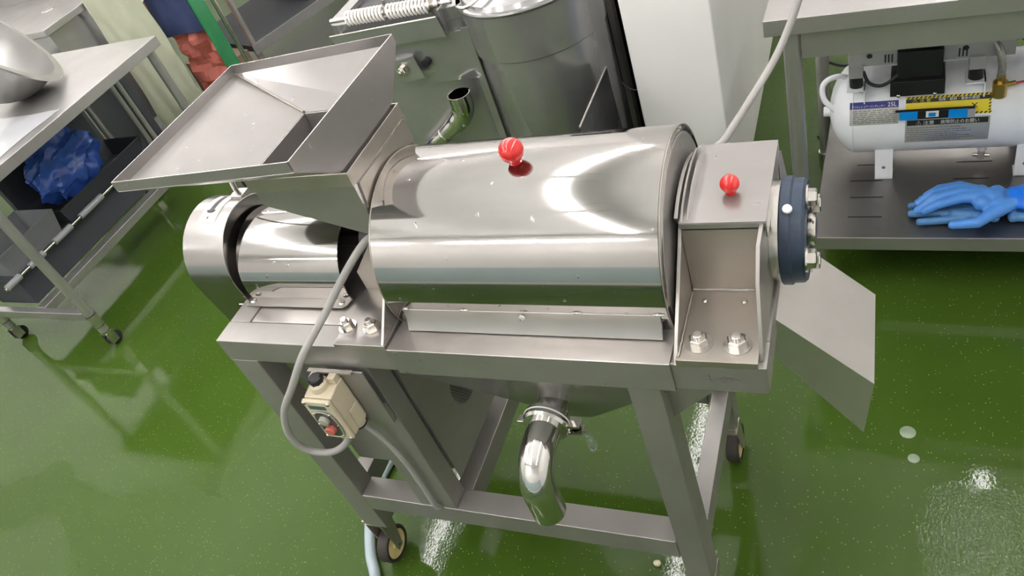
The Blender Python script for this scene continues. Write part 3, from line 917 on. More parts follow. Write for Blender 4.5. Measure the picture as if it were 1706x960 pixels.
tag(mk('low_dark_box', MB().box((-2.20, .69, .1885), (-1.962, 1.57, .3165)), 'bin', None, bevel=.004), 'long black box lying on the lower rails of the left table', 'box')
tag(mk('upright_board', MB().box((-2.24, 1.02, .325), (-2.21, 1.56, .72)), 'bin', None, bevel=.004), 'black board standing upright behind the blue bag under the left table', 'board')
tag(mk('dark_board', MB().box((-3.0, 1.74, .0), (-2.08, 1.78, .62)), 'bin', None, bevel=.004), 'dark board standing on the floor behind the left table', 'board')
# tilted mixing bowl and the clear film on the tabletop
ax = Vector((.60, .60, .53)).normalized()
br = .29
low_off = br * 1.10 * math.sqrt(1 - ax.z ** 2)
bc = Vector((-2.02, 1.275, TZ + low_off + .018))
bp_ = []
for k in range(13):
    t = k / 12
    a = t * math.pi / 2
    bp_.append((-.24 * math.cos(a) ** .9 if k < 12 else 0, max(.0001, br * (math.sin(a) ** .75))))
bw = MB().lathe(bp_ + [(.0, br * 1.10), (-.005, br * 1.11)], bc, ax, 64)
bowl = mk('mixing_bowl', bw, 'table', None, solid=.003, weld=True, smooth=40)
tag(bowl, 'large stainless mixing bowl tipped on its side on the left table', 'bowl')
fm = MB(); nx, ny = 22, 26
vs, fs = [], []
for j in range(ny + 1):
    for i in range(nx + 1):
        x = -2.12 + .46 * i / nx; y = .64 + .46 * j / ny
        edge = min(i, nx - i, j, ny - j)
        x += .03 * noise.noise(Vector((x * 4, y * 4, 3))); y += .03 * noise.noise(Vector((x * 4, y * 4, 7)))
        z = TZ + .003 + .014 * max(0, noise.noise(Vector((x * 7, y * 5, 1.3)))) * min(1, edge / 3)
        vs.append((x, y, z))
fs = [(j * (nx + 1) + i, j * (nx + 1) + i + 1, (j + 1) * (nx + 1) + i + 1, (j + 1) * (nx + 1) + i) for j in range(ny) for i in range(nx)]
fm.add(vs, fs)
tag(mk('plastic_film', fm, 'film', None, solid=.0008), 'crinkled clear plastic film spread on the left tabletop below the bowl', 'film')

# ================================================================ THINGS BEHIND THE LEFT TABLE
# sink counter
sk = root('sink_counter', 'stainless sink counter with a round drain behind the left table', 'counter', (-3.2, 2.4, 0))
mk('counter_top', MB().box((-3.9, 1.95, .775), (-2.62, 2.50, .81)), 'table', sk, bevel=.004)
mk('counter_body', MB().box((-3.88, 1.98, .12), (-2.65, 2.47, .774)), 'tank', sk)
mk('splash_back', MB().box((-3.9, 2.47, .8105), (-2.62, 2.50, 1.1)), 'table', sk)
mk('drain', MB().lathe([(0, .0001), (0, .012), (.003, .02), (.004, .036), (.0, .040)], (-2.90, 2.25, .8105), (0, 0, 1), 32), 'bolt', sk)
for lx in (-3.84, -2.69):
    for ly in (2.02, 2.43):
        mk('leg', MB().cyl((lx, ly, 0), (lx, ly, .12), .02, 16), 'bolt', sk)

def drape(x0, x1, y, z0, z1, seed, amp, nx=24, nz=30, freq=(9, 4), skew=0.0):
    vs = []
    for j in range(nz + 1):
        for i in range(nx + 1):
            x = x0 + (x1 - x0) * i / nx + skew * j / nz; z = z0 + (z1 - z0) * j / nz
            p_ = Vector((x * freq[0] + seed, z * freq[1], seed))
            vs.append((x, y + amp * (1 - 2 * abs(noise.noise(p_))) + amp * .5 * noise.noise(p_ * 2.3), z))
    fs = [(j * (nx + 1) + i, j * (nx + 1) + i + 1, (j + 1) * (nx + 1) + i + 1, (j + 1) * (nx + 1) + i) for j in range(nz) for i in range(nx)]
    return MB().add(vs, fs)
# garment rail carrying the aprons
rk = root('apron_rail', 'steel rail stand behind the left table carrying the hanging aprons', 'rack', (-2.15, 2.22, 0))
mk('rail_bar', MB().cyl((-2.60, 2.25, 1.17), (-1.80, 2.25, 1.17), .011, 14), 'bolt', rk)
for px_ in (-2.60, -1.80):
    mk('post', MB().cyl((px_, 2.25, .02), (px_, 2.25, 1.17), .012, 14), 'bolt', rk)
    mk('foot', MB().box((px_ - .02, 2.05, 0), (px_ + .02, 2.45, .02)), 'bolt', rk)
tag(mk('vinyl_apron', drape(-2.56, -2.165, 2.185, .03, 1.135, 2.2, .010), 'apron', None, solid=.003), 'pale green-beige vinyl apron hanging behind the left table', 'apron')
tag(mk('navy_garment', drape(-2.24, -1.955, 2.25, .55, 1.135, 5.4, .022), 'navy', None, solid=.004), 'navy cloth garment hanging between the pale apron and the green panel', 'garment')
tag(mk('salmon_garment', drape(-2.26, -1.972, 2.275, .06, .745, 9.7, .05, 12, 26, (7, 7)), 'redcloth', None, solid=.004, smooth=12), 'crumpled salmon-red garment hanging below the navy cloth', 'garment')
tag(mk('green_panel', MB().prism([(-1.955, 2.34, .02), (-1.86, 2.16, .02), (-1.852, 2.164, .02), (-1.947, 2.344, .02)], (0, 0, 1.05)), 'green'), 'green plastic panel standing beside the salmon garment', 'panel')
# rear shelf table
rt = root('rear_shelf_table', 'dim steel table with a low shelf standing far behind the hopper', 'table', (-2.3, 2.95, 0))
a_ = R(70); u = Vector((math.cos(a_), math.sin(a_), 0)); v = Vector((-u.y, u.x, 0)); o_ = Vector((-2.0, 2.54, 0))
def ob_(s0, s1, t0, t1, z0, z1):
    c = [o_ + u * s + v * t for s, t in ((s0, t0), (s1, t0), (s1, t1), (s0, t1))]
    return MB().hexa([(*p_.xy, z0) for p_ in c] + [(*p_.xy, z1) for p_ in c])
mk('shelf', ob_(0, 1.3, 0, .7, .275, .31), 'bin', rt)
mk('shelf_edge', ob_(-.005, 1.305, -.008, -.0005, .26, .315), 'table', rt)
mk('tabletop', ob_(-.04, 1.34, -.05, .75, .80, .84), 'table', rt)
for s_, t_ in ((.02, .02), (1.28, .02), (1.28, .68), (.02, .68)):
    c = o_ + u * s_ + v * t_
    mk('leg', MB().cyl((c.x, c.y, 0), (c.x, c.y, .80), .018, 16), 'table', rt)
trc = o_ + u * .75 + v * .25
tb = MB()
vs_ = [trc + u * s + v * t for s, t in ((-.25, -.15), (.25, -.15), (.25, .2), (-.25, .2))]
tb.quad(*[(*p_.xy, .314) for p_ in vs_])
for i in range(4):
    j = (i + 1) % 4
    tb.quad((*vs_[i].xy, .314), (*vs_[j].xy, .314), (*vs_[j].xy, .39), (*vs_[i].xy, .39))
tag(mk('steel_tray', tb, 'polish', None, solid=.003, weld=True), 'shiny steel tray lying on the low shelf of the rear table', 'tray')
tag(mk('brown_box', ob_(-.22, -.02, .035, .42, .0, .30), 'cardboard', None, bevel=.003), 'low brown box on the floor beside the rear table leg', 'box')
cbm = ob_(.05, 1.4, -1.0, -.25, .0, .16)
tag(mk('dark_cabinet', cbm, 'bin', None, bevel=.004), 'dark low cabinet between the rear table and the spring lid tank', 'cabinet')

# ================================================================ TANK MACHINE BEHIND (spring lid + round kettle)
tk = root('boiling_tank', 'wet stainless tank with spring-loaded lid and round kettle behind the drum', 'tank', (-.15, 1.6, 0))
# rounded rectangular body
def rrect(x0, x1, y0, y1, r, n=8):
    pts = []
    for cx_, cy_, a in ((x1 - r, y1 - r, 0), (x0 + r, y1 - r, 90), (x0 + r, y0 + r, 180), (x1 - r, y0 + r, 270)):
        for k in range(n + 1):
            b = R(a + 90 * k / n)
            pts.append((cx_ + r * math.cos(b), cy_ + r * math.sin(b)))
    return pts
out = rrect(-.50, .02, 1.31, 2.05, .07)
mk('tank_body', MB().prism([(x, y, .16) for x, y in out], (0, 0, .66)), 'tank', tk, smooth=40)
inn = rrect(-.455, -.025, 1.355, 2.005, .05)
rm = MB(); n = len(out)
rm.add([(x, y, .86) for x, y in out] + [(x, y, .86) for x, y in inn] + [(x, y, .821) for x, y in out] + [(x, y, .845) for x, y in inn],
       [(i, (i + 1) % n, n + (i + 1) % n, n + i) for i in range(n)] + [(2 * n + i, 2 * n + (i + 1) % n, (i + 1) % n, i) for i in range(n)] + [(n + i, n + (i + 1) % n, 3 * n + (i + 1) % n, 3 * n + i) for i in range(n)])
mk('tank_rim', rm, 'tank', tk, smooth=40)
lid = mk('lid', MB().prism([(x, y, .836) for x, y in inn], (0, 0, .010)), 'darksteel', tk)
for k, (xa, ya_) in enumerate(((-.33, 1.44), (-.22, 1.43), (-.12, 1.42))):
    mk('lid_handle', MB().tube(bez([(xa, ya_, .848), (xa, ya_ + .005, .872), (xa + .01, ya_ + .06, .874), (xa + .05, ya_ + .22, .874), (xa + .05, ya_ + .225, .848)], 5), .0045, 10), 'bolt', lid)
fp = mk('front_plate', MB().prism([(-.452, 1.262, .848), (-.060, 1.262, .858), (-.050, 1.262, .795), (-.440, 1.262, .790)], (0, .005, 0)), 'tank', tk)
mk('plate_edge', MB().tube([(-.452, 1.263, .849), (-.060, 1.263, .859)], .0028, 8), 'bolt', fp)
mk('plate_arm', MB().box((-.44, 1.268, .80), (-.43, 1.309, .84)), 'tank', fp)
mk('plate_arm', MB().box((-.09, 1.268, .80), (-.08, 1.309, .84)), 'tank', fp)
mk('front_plate', MB().box((-.30, 1.298, .63), (.0, 1.308, .79)), 'tank', tk)
mk('plate_end', MB().prism([(-.062, 1.283, .87), (-.062, 1.283, .79), (-.062, 1.36, .77), (-.062, 1.40, .87)], (.005, 0, 0)), 'tank', tk)
def coil(x0, x1, y, z, r, turns, wr):
    return MB().tube([(x0 + (x1 - x0) * i / (turns * 12), y + r * math.cos(2 * math.pi * i / 12), z + r * math.sin(2 * math.pi * i / 12)) for i in range(turns * 12 + 1)], wr, 8)
sz = .872
for xa, xb in ((-.405, -.262), (-.250, -.105)):
    mk('spring', coil(xa, xb, 1.325, sz, .021, 11, .0040), 'spring', tk, label='pale coil spring')
mk('spring_rod', MB().cyl((-.47, 1.325, sz), (-.03, 1.325, sz), .008, 14), 'bolt', tk)
mk('pivot', MB().lathe([(0, .0001), (0, .030), (.008, .030), (.008, .017), (.03, .017), (.03, .0001)], (-.098, 1.325, sz), (1, 0, 0), 24), 'bolt', tk)
mk('latch_bracket', MB().prism([(-.29, 1.27, .735), (-.195, 1.27, .742), (-.18, 1.27, .665), (-.275, 1.27, .66)], (0, .004, 0)), 'tank', tk)
mk('latch_bracket', MB().box((-.27, 1.274, .728), (-.21, 1.298, .734)), 'tank', tk)
bolt((-.245, 1.269, .705), (0, -1, 0), .013, tk, head=.018, stub=.012)
mk('latch_knob', MB().cyl((-.165, 1.275, .71), (-.165, 1.298, .71), .014, 16), 'black', tk)
# kettle
kc = (.175, 1.43)
kr = .205
mk('kettle', MB().lathe([(.14, .0001), (.14, kr * .9), (.17, kr), (.70, kr), (.705, kr + .006), (.74, kr + .008), (.845, kr + .008), (.855, kr + .016), (.86, kr + .014), (.86, kr)], (*kc, 0), (0, 0, 1), 64), 'tank', tk, smooth=35)
kl = mk('kettle_lid', MB().lathe([(.858, kr), (.872, kr * .96), (.885, kr * .5), (.888, .0001)], (*kc, 0), (0, 0, 1), 64), 'tank', tk)
mk('lid_handle', MB().tube(bez([(.01, 1.30, .868), (.03, 1.245, .885), (.075, 1.24, .887), (.13, 1.36, .900), (.19, 1.52, .898)], 6), .005, 10), 'bolt', kl)
mk('kettle_rib', MB().box((-.012, 1.292, .16), (.012, 1.30, .80)), 'tank', tk)
for lx, ly in ((-.45, 1.36), (-.45, 2.0), (-.03, 2.0), (.0, 1.36), (.3, 1.45)):
    mk('leg', MB().cyl((lx, ly, 0), (lx, ly, .16), .02, 16), 'bolt', tk)
# drain elbow standing in front
dpth = bez([(-.30, 1.27, .385), (-.215, 1.25, .445), (-.155, 1.245, .485), (-.105, 1.245, .52), (-.075, 1.245, .56), (-.072, 1.245, .612)], 6)
de = MB().tube(dpth, [.027 + .010 * min(1, max(0, i - 10) / 8) for i in range(len(dpth))], 24, caps=False)
mk('drain_elbow', de, 'polish', tk, solid=.003)
mk('weld_seam', MB().torus(dpth[10], Vector(dpth[11]) - Vector(dpth[9]), .0285, .0018, 24, 6), 'bolt', tk)
# plate tray and mesh guard on the right of the kettle
sg = MB().prism([(.388, 1.0, .14), (.388, 1.34, .14), (.388, 1.325, .597), (.388, 1.01, .597)], (.004, 0, 0))
sgo = tag(mk('steel_guard', sg.box((.388, 1.0, .0), (.42, 1.34, .14)), 'darksteel'), 'dark steel guard plate with a bright upper edge beside the kettle', 'guard')
mk('edge_rod', MB().cyl((.390, 1.012, .6015), (.390, 1.323, .6015), .0035, 10), 'bolt', sgo, label='thin bright edge rod')
ms = root('mesh_cabinet', 'dark cabinet with perforated front between the kettle and the white partition', 'cabinet', (.34, 1.98, 0))
mk('cabinet_body', MB().box((.10, 1.84, .0), (.46, 2.25, 1.0)), 'darksteel', ms)
mm = MB()
for i in range(14):
    for j in range(22):
        x = .27 + .0125 * i + (.006 if j % 2 else 0); z = .12 + .0125 * j
        mm.lathe([(0, .0001), (0, .0042)], (x, 1.8385, z), (0, -1, 0), 6)
mo = mk('hole', mm, 'black', ms); mo['kind'] = 'stuff'
mk('cabinet_post', MB().box((.272, 1.79, 0), (.292, 1.83, 1.0)), 'frame', ms)
mk('cabinet_wire', MB().tube(bez([(.25, 1.80, .32), (.275, 1.785, .27), (.32, 1.785, .245), (.37, 1.80, .29)], 6), .002, 6), 'cable', ms)

# ================================================================ RIGHT TABLE
th_ = R(-2.2)
wt = root('steel_bench', 'stainless bench with a dark lower shelf carrying the white compressor', 'table', (1.45, 1.3, 0))
O2 = Vector((.94, 1.045, 0)); ex = Vector((math.cos(th_), math.sin(th_), 0)); ey = Vector((-ex.y, ex.x, 0))
def W2(s, t, z): return tuple(O2 + ex * s + ey * t + Vector((0, 0, z)))
def b2(s0, t0, z0, s1, t1, z1, mb=None):
    mb = mb or MB()
    return mb.hexa([W2(s0, t0, z0), W2(s1, t0, z0), W2(s1, t1, z0), W2(s0, t1, z0), W2(s0, t0, z1), W2(s1, t0, z1), W2(s1, t1, z1), W2(s0, t1, z1)])
mk('tabletop', b2(-.055, -.03, .795, 1.25, .62, .835), 'table', wt, bevel=.002)
mk('apron', b2(.022, -.012, .725, 1.2, -.006, .7945), 'table', wt)
mk('apron', b2(.022, .596, .725, 1.2, .602, .7945), 'table', wt)
for s_ in (0, 1.2):
    for t_ in (0, .59):
        lg = mk('leg', MB().cyl(W2(s_, t_, .03), W2(s_, t_, .795), .0195, 24), 'table', wt)
        mk('foot', MB().cyl(W2(s_, t_, 0), W2(s_, t_, .03), .024, 20), 'bolt', lg)
sh = mk('lower_shelf', b2(.022, -.018, .145, 1.178, .61, .18), 'shelf', wt, bevel=.0015)
mk('shelf_edge', b2(.022, -.022, .14, 1.178, -.0185, .1805), 'table', sh)
for s_, t_ in ((.10, .225), (.105, .15), (.105, .065), (.115, .30), (.36, .15), (.36, .225), (.37, .30), (.62, .15), (.62, .225)):
    mk('slot', b2(s_, t_, .1803, s_ + .085, t_ + .004, .1806), 'black', sh)

# ================================================================ COMPRESSOR
cp_ = root('air_compressor', 'white air compressor with horizontal tank and warning stickers on the lower shelf', 'compressor', W2(.35, .33, .18))
tr, tz, tt = .127, .360, .335          # tank radius, axis height, axis offset from the bench front
def T2(s, ang, rad):                    # a point on the tank, ang from the front horizontal upwards
    return W2(s, tt - rad * math.cos(ang), tz + rad * math.sin(ang))
O3 = Vector(W2(-.012, tt, tz))
tkp = [(.055, .0001), (.057, .03), (.064, .06), (.076, .088), (.094, .111), (.112, .1235), (.128, tr), (.56, tr), (.575, .1235), (.593, .111), (.611, .088), (.623, .06), (.63, .0001)]
tank = mk('air_tank', MB().lathe(tkp, O3, ex, 72), 'white_paint', cp_, smooth=50)
mk('tank_seam', MB().torus(O3 + ex * .122, ex, tr, .0012, 64, 6), 'white_paint', tank)
mk('end_boss', MB().lathe([(.038, .0001), (.038, .014), (.060, .014)], O3 + Vector((0, 0, -.01)), ex, 20), 'white_paint', tank)
mk('handle', MB().tube(bez([W2(.10, tt - .02, tz + .105), W2(.075, tt - .03, tz + .120), W2(.045, tt - .04, tz + .118), W2(.030, tt - .05, tz + .10), W2(.036, tt - .06, tz + .065), W2(.062, tt - .065, tz + .035), W2(.066, tt - .066, tz + .015)], 6), .0075, 14), 'white_paint', tank)
for s_ in (.165, .50):
    ft = MB()
    ft.prism([W2(s_, tt - .095, tz - .080), W2(s_, tt - .103, tz - .080), W2(s_, tt - .103, .1815), W2(s_, tt - .095, .1815)], ex * .045)
    b2(s_, tt - .103, .1812, s_ + .045, tt - .06, .1855, ft)
    f_o = mk('foot', ft, 'white_paint', tank)
    mk('foot_hole', MB().lathe([(0, .0001), (0, .005)], W2(s_ + .022, tt - .1034, .222), -ey, 14), 'grey_print', f_o)
    mk('foot', b2(s_, tt + .06, .1812, s_ + .045, tt + .103, tz - .07), 'white_paint', tank)
# drain cock under the tank
dc = mk('drain_cock', MB().lathe([(0, .012), (.02, .012), (.02, .0001)], W2(.425, tt - .05, tz - tr + .022), (0, 0, -1), 16), 'white_paint', tank)
mk('drain_valve', MB().cyl(W2(.425, tt - .05, tz - tr + .002), W2(.425, tt - .05, tz - tr - .028), .009, 12).cyl(W2(.405, tt - .05, tz - tr - .016), W2(.445, tt - .05, tz - tr - .020), .005, 10), 'bolt', dc)
# printed stickers wrapped on the tank
def smap(s0, ang0, rad):
    def f(a, b):
        return T2(s0 + a, ang0 + b / tr, rad)
    return f
def strip(mat, rects, s0, a0_, rad, parent, name):
    mb = MB()
    f = smap(s0, a0_, rad)
    for (u0, v0, u1, v1) in rects:
        patch(mb, f, u0, v0, u1, v1, 1, max(1, int((v1 - v0) / .006)))
    return mk(name, mb, mat, parent)
f1 = dict(s0=.115, a0=R(8))
plt = strip('silver_print', [(0, 0, .118, .062)], .103, R(10), tr + .0006, tank, 'rating_plate')
strip('blue_print', [(0, .044, .118, .062)], .103, R(10), tr + .0009, plt, 'blue_band')
tx = MB(); fm_ = smap(.103, R(10), tr + .0012)
print_text('25L', fm_, .092, .047, .113, .058, tx)
print_text('オイルレス エアーコンプレッサー', fm_, .006, .0465, .086, .053, tx)
mk('print', tx, 'white_print', plt)
rows = []
for r_ in range(7):
    xx = .006
    while xx < .108:
        w_ = random.uniform(.006, .022)
        rows.append((xx, .006 + r_ * .0052, min(.112, xx + w_), .0078 + r_ * .0052)); xx += w_ + random.uniform(.002, .006)
strip('grey_print', rows, .103, R(10), tr + .0010, plt, 'fine_print')
yl = strip('yellow_print', [(0, 0, .192, .052)], .238, R(17), tr + .0006, tank, 'warning_sticker')
fy_ = smap(.238, R(17), tr + .0010)
hz = MB()
patch(hz, fy_, 0, .036, .192, .0455, 4, 2)
for k in range(20):
    u_ = .0015 + k * .0097
    for v0 in (.0462, .0006):
        hz.add([fy_(u_, v0), fy_(u_ + .0048, v0), fy_(u_ + .0092, v0 + .005), fy_(u_ + .0044, v0 + .005)], [(0, 1, 2, 3)])
for k in range(4):
    hz.add([fy_(.1865, .006 + .008 * k), fy_(.1915, .009 + .008 * k), fy_(.1915, .0125 + .008 * k), fy_(.1865, .0095 + .008 * k)], [(0, 1, 2, 3)])
hz.add([fy_(.148, .016), fy_(.151, .016), fy_(.163, .028), fy_(.160, .028)], [(0, 1, 2, 3)]); hz.add([fy_(.160, .016), fy_(.163, .016), fy_(.151, .028), fy_(.148, .028)], [(0, 1, 2, 3)])
mk('hazard_print', hz, 'black_print', yl)
ht = MB(); fz_ = smap(.238, R(17), tr + .0014)
print_text('⚠', fz_, .014, .0365, .027, .045, ht); print_text('注', fz_, .032, .037, .042, .0448, ht); print_text('意', fz_, .047, .037, .057, .0448, ht)
mk('print', ht, 'yellow_print', yl)
h2 = MB(); print_text('故障・破損・事故の原因', fz_, .075, .0375, .165, .0448, h2)
mk('print', h2, 'white_print', yl)
nt_ = strip('silver_print', [(0, 0, .192, .076)], .238, R(-20), tr + .0006, tank, 'notice_sticker')
fn = smap(.238, R(-20), tr + .0010)
nb = MB(); patch(nb, fn, .004, .058, .188, .073, 4, 3)
for k in range(7):
    v0 = .008 + k * .0069
    if k in (3,): continue
    patch(nb, fn, .006, v0, .0085, v0 + .0022, 1, 1)
mk('black_band', nb, 'black_print', nt_)
rows = []
for k in range(7):
    v0 = .008 + k * .0069
    xx = .011; end = .18 - random.uniform(0, .06)
    while xx < end:
        w_ = random.uniform(.004, .012); rows.append((xx, v0, xx + w_, v0 + .0022)); xx += w_ + .0012
strip('grey_print', rows, .238, R(-20), tr + .0010, nt_, 'fine_print')
n2_ = MB(); fq = smap(.238, R(-20), tr + .0014)
print_text('⚠', fq, .026, .060, .037, .071, n2_); print_text('注意', fq, .042, .060, .067, .071, n2_); print_text('故障防止のお願い', fq, .082, .060, .168, .071, n2_)
mk('print', n2_, 'white_print', nt_)
# bar with two blue pads across the stickers
ba = .150
def fb(s0, z0, s1, z1, t0=.010, t1=.0): 
    return b2(s0, tt - tr - t0 - .002, z0, s1, tt - tr - t1 - .001, z1)
zb = tz + .040
sbr = mk('pad_bar', fb(.214, zb, .394, zb + .026), 'black', cp_, bevel=.002, label='black bar with two bright blue pads')
for s0, s1 in ((.225, .266), (.336, .378)):
    mk('blue_pad', fb(s0, zb + .001, s1, zb + .025, .0118, .010), 'blue_sticker', sbr)
for s0, s1 in ((.2135, .2245), (.3785, .3945)):
    mk('end_cap', fb(s0, zb + .002, s1, zb + .024, .0112, .006), 'hazegrey', sbr)
mk('window', fb(.285, zb + .007, .314, zb + .024, .0122, .010), 'white_print', sbr)
mk('window_print', fb(.291, zb + .009, .307, zb + .020, .0128, .0122), 'blue_sticker', sbr)
# pump parts on top
ctl = MB(); b2(.200, tt - .115, tz + .097, .325, tt - .03, tz + .140, ctl); b2(.215, tt - .100, tz + .140, .318, tt - .02, tz + .215, ctl)
cb = mk('control_box', ctl, 'black', cp_, bevel=.002)
for s_ in (.225, .308):
    screw(W2(s_ - .005, tt - .1155, tz + .099), -ey, .005, cb)
for s0, s1 in ((.10, .215), (.315, .47)):
    hg = mk('pump_housing', b2(s0, tt - .085, tz + .175, s1, tt + .07, tz + .30), 'hazegrey', cp_, bevel=.002)
    for k in range(3):
        mk('vent_slot', b2(s1 - .03 + .008 * k - (.09 if s0 > .2 else 0), tt - .0855, tz + .182, s1 - .0265 + .008 * k - (.09 if s0 > .2 else 0), tt - .0845, tz + .205), 'black', hg)
    mk('vent_hole', MB().lathe([(0, .0001), (0, .007)], W2(s0 + .05, tt - .0856, tz + .205), -ey, 16), 'black', hg)
for s_ in (.118, .392):
    mt = mk('rubber_mount', MB().cyl(W2(s_, tt - .080, tz + .118), W2(s_, tt - .080, tz + .150), .017, 20), 'black', cp_)
    mk('mount_cap', b2(s_ - .017, tt - .098, tz + .150, s_ + .017, tt - .06, tz + .185), 'hazegrey', mt)
    mb = MB(); b2(s_ - .022, tt - .105, tz + .113, s_ + .022, tt - .05, tz + .1175, mb); b2(s_ + .019, tt - .105, tz + .075, s_ + .022, tt - .05, tz + .1175, mb)
    mk('mount_bracket', mb, 'white_paint', mt)
mk('motor_barrel', MB().lathe([(.16, .0001), (.16, .06), (.52, .06), (.52, .0001)], O3 + Vector((0, 0, .235)), ex, 32), 'black', cp_)
mk('wiring', MB().tube(bez([W2(.135, tt - .09, tz + .165), W2(.15, tt - .10, tz + .135), W2(.18, tt - .105, tz + .128), W2(.21, tt - .10, tz + .145), W2(.225, tt - .09, tz + .16)], 6), .0045, 10), 'black', cp_)
vb = mk('brass_valve', MB().cyl(W2(.445, tt - .10, tz + .072), W2(.445, tt - .10, tz + .112), .0165, 20).cyl(W2(.445, tt - .10, tz + .11), W2(.445, tt - .10, tz + .132), .010, 6).cyl(W2(.445, tt - .10, tz + .098), W2(.478, tt - .10, tz + .106), .0065, 10), 'brass', cp_)
mk('braided_hose', MB().tube(bez([W2(.445, tt - .10, tz + .130), W2(.444, tt - .10, tz + .16), W2(.436, tt - .09, tz + .195), W2(.418, tt - .06, tz + .23), W2(.40, tt - .02, tz + .25)], 6), .0088, 14), 'braid', vb)
mk('red_lead', MB().tube(bez([W2(.476, tt - .10, tz + .105), W2(.51, tt - .10, tz + .112), W2(.56, tt - .09, tz + .12)], 4), .0028, 8), 'wire_red', vb)
tag(mk('black_air_hose', MB().tube(bez([W2(.478, .31, .60), W2(.482, .27, .58), W2(.50, .26, .575), W2(.56, .28, .61), W2(.60, .32, .66), W2(.62, .4, .70)], 6), .009, 12), 'black'), 'black air hose coiled above the right end of the compressor', 'hose')
tag(mk('blue_cloth', crumple(W2(.585, .34, .585), (.09, .05, .045), 8.2, .2, 4), 'glove_cuff', smooth=40), 'crumpled blue cloth behind the black air hose on the compressor', 'cloth')
# thin black lead on the floor behind the bench leg
tag(mk('black_lead', MB().tube(bez([(.80, 1.90, .9), (.825, 1.85, .60), (.87, 1.75, .40), (1.0, 1.62, .36), (1.09, 1.55, .40)], 6), .005, 8), 'black'), 'thin black lead hanging between the partition and the bench leg', 'lead')
tag(mk('floor_lead', MB().tube(bez([(.93, 1.75, .006), (1.0, 1.80, .006), (1.05, 1.70, .006), (1.02, 1.60, .006), (.96, 1.62, .006)], 6), .005, 8), 'black'), 'black lead curled on the floor behind the bench leg', 'lead')

# ================================================================ RUBBER GLOVES
def capsules(segs, vox=.004):
    bm = bmesh.new()
    for (p_, q_, r0, r1) in segs:
        p_, q_ = Vector(p_), Vector(q_)
        n = max(2, int((q_ - p_).length / .007))
        for i in range(n + 1):
            t = i / n
            bmesh.ops.create_icosphere(bm, subdivisions=2, radius=r0 + (r1 - r0) * t, matrix=Matrix.Translation(p_.lerp(q_, t)))
    me = bpy.data.meshes.new('g'); bm.to_mesh(me); bm.free()
    ob = bpy.data.objects.new('g', me); COL.objects.link(ob)
    md = ob.modifiers.new('r', 'REMESH'); md.mode = 'VOXEL'; md.voxel_size = vox
    md2 = ob.modifiers.new('s', 'SMOOTH'); md2.factor = .5; md2.iterations = 3
    dg = bpy.context.evaluated_depsgraph_get()
    m2 = bpy.data.meshes.new_from_object(ob.evaluated_get(dg))
    mb = MB().add([v.co.copy() for v in m2.vertices], [tuple(p.vertices) for p in m2.polygons])
    bpy.data.objects.remove(ob); bpy.data.meshes.remove(me); bpy.data.meshes.remove(m2)
    return mb
SZ = .1812
TD = .014
def G(s, t, z): return W2(s, t, SZ + z)
up = []
fing = [  # knuckle, mid, tip (bench coordinates), thumb side is nearest the camera
    ((.375, .062, .050), (.325, .040, .048), (.292, .036, .028), .0125),
    ((.370, .082, .052), (.315, .066, .050), (.275, .050, .018), .013),
    ((.368, .102, .050), (.312, .092, .046), (.276, .078, .022), .0125),
    ((.372, .122, .044), (.325, .116, .040), (.295, .108, .024), .011)]
for k_, m_, t_, r_ in fing:
    k_, m_, t_ = [(c[0], c[1] + TD, c[2] + .004) for c in (k_, m_, t_)]
    up += [(G(*k_), G(*m_), r_ * 1.1, r_), (G(*m_), G(*t_), r_, r_ * .85), (G(.44, .09, .048), G(*k_), .020, r_ * 1.15)]
up += [(G(.42, .065, .045), G(.42, .118, .042), .021, .018), (G(.455, .066, .040), G(.455, .116, .040), .020, .019), (G(.49, .072, .038), G(.49, .112, .038), .018, .018)]
up += [(G(.455, .050, .036), G(.410, .006, .030), .018, .0145), (G(.410, .006, .030), G(.356, .004, .024), .0145, .012), (G(.485, .075, .036), G(.455, .05, .034), .02, .02)]
gl = mk('rubber_glove', capsules(up), 'glove', None, smooth=60)
tag(gl, 'upper blue rubber glove with curled fingers resting on another glove', 'glove', 'rubber gloves on the bench shelf')
cf = MB()
vs_, nseg = [], 28
for i, (s_, ry, rz, zc_) in enumerate(((.478, .036, .021, .038), (.50, .041, .023, .038), (.53, .050, .026, .040), (.58, .058, .029, .043), (.66, .064, .030, .045), (.72, .066, .030, .045))):
    for k in range(nseg):
        a = 2 * math.pi * k / nseg
        vs_.append(G(s_, .094 + ry * math.cos(a), zc_ + rz * math.sin(a) + .003 * math.sin(3 * a + s_ * 20)))
cf.add(vs_, [(i * nseg + k, i * nseg + (k + 1) % nseg, (i + 1) * nseg + (k + 1) % nseg, (i + 1) * nseg + k) for i in range(5) for k in range(nseg)])
mk('cuff', cf, 'glove_cuff', gl, solid=.002, smooth=60)
ct = MB()
def cmap(a, b):
    s_ = .515 + a; an = R(150) + b
    return G(s_, .094 + .053 * math.cos(an) - .002, .040 + .0285 * math.sin(an))
for k, (u0, v0, u1, v1) in enumerate(((.005, -.50, .012, -.32), (.014, -.56, .022, -.48), (.003, -.28, .008, -.16), (.012, -.40, .017, -.26), (.020, -.22, .028, -.14), (.0, .12, .010, .22), (.012, .10, .017, .28))):
    patch(ct, cmap, u0, v0, u1, v1, 1, 3)
mk('cuff_print', ct, 'white_print', gl)
lo = []
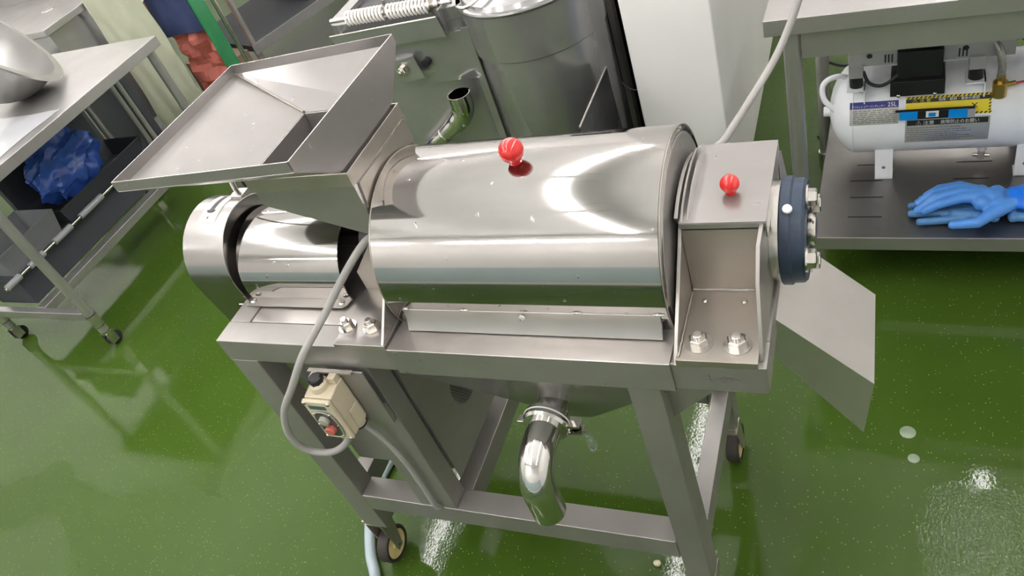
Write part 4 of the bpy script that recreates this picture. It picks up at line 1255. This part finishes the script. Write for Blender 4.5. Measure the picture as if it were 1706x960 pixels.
for (y0, x1, y1, r_) in ((.040, .282, .030, .0105), (.066, .262, .064, .0115), (.092, .262, .096, .011), (.116, .285, .128, .0095)):
    lo += [(G(.38, y0, .014), G(x1, y1, .0125), r_ * 1.1, r_), (G(.45, .08, .014), G(.38, y0, .014), .013, r_ * 1.1)]
lo += [(G(.41, .045, .0135), G(.41, .118, .0135), .0132, .0132), (G(.45, .045, .0135), G(.45, .118, .0135), .0132, .0132), (G(.49, .045, .0135), G(.49, .11, .0135), .0132, .0132), (G(.56, .03, .0132), G(.56, .12, .0132), .0130, .0130), (G(.64, .03, .0132), G(.64, .12, .0132), .0130, .0130), (G(.49, .05, .0132), G(.64, .03, .0132), .0130, .0130), (G(.49, .1, .0132), G(.64, .12, .0132), .0130, .0130), (G(.49, .08, .0132), G(.64, .08, .0132), .0130, .0130)]
lo += [(G(.44, .05, .0135), G(.36, .052, .022), .013, .011)]
gl2 = mk('rubber_glove', capsules(lo), 'glove_dark', None, smooth=60)
tag(gl2, 'lower blue rubber glove lying flat beneath the upper one', 'glove', 'rubber gloves on the bench shelf')

# ================================================================ SMALL THINGS ON THE FLOOR AND SHELF
def speck(x, y, z, r, mat, name, label, cat, flat=.5, seed=1.0):
    o = mk(name, crumple((x, y, z + r * flat * .8), (r, r * .8, r * flat), seed, .15, 2), mat, None, smooth=50)
    return tag(o, label, cat)
def disc(x, y, r, label):
    o = mk('pale_spot', MB().lathe([(.0003, r), (.0012, r * .85), (.0014, .0001)], (x, y, 0), (0, 0, 1), 28), 'spot')  # thin pale lens-shaped disc in one even tone, laid on the floor
    return tag(o, label, 'spot')
disc(1.192, .529, .0175, 'larger pale round spot on the green floor right of the chute')
disc(1.203, .457, .0125, 'smaller pale round spot on the green floor right of the chute')
speck(.672, .105, 0, .009, 'crumb', 'food_crumb', 'pale yellow crumb on the floor behind the lower front rail', 'crumb', .7, 2)
speck(1.36, 1.083, .1805, .006, 'brown', 'food_scrap', 'small brown scrap on the shelf below the gloves', 'scrap', .4, 3)
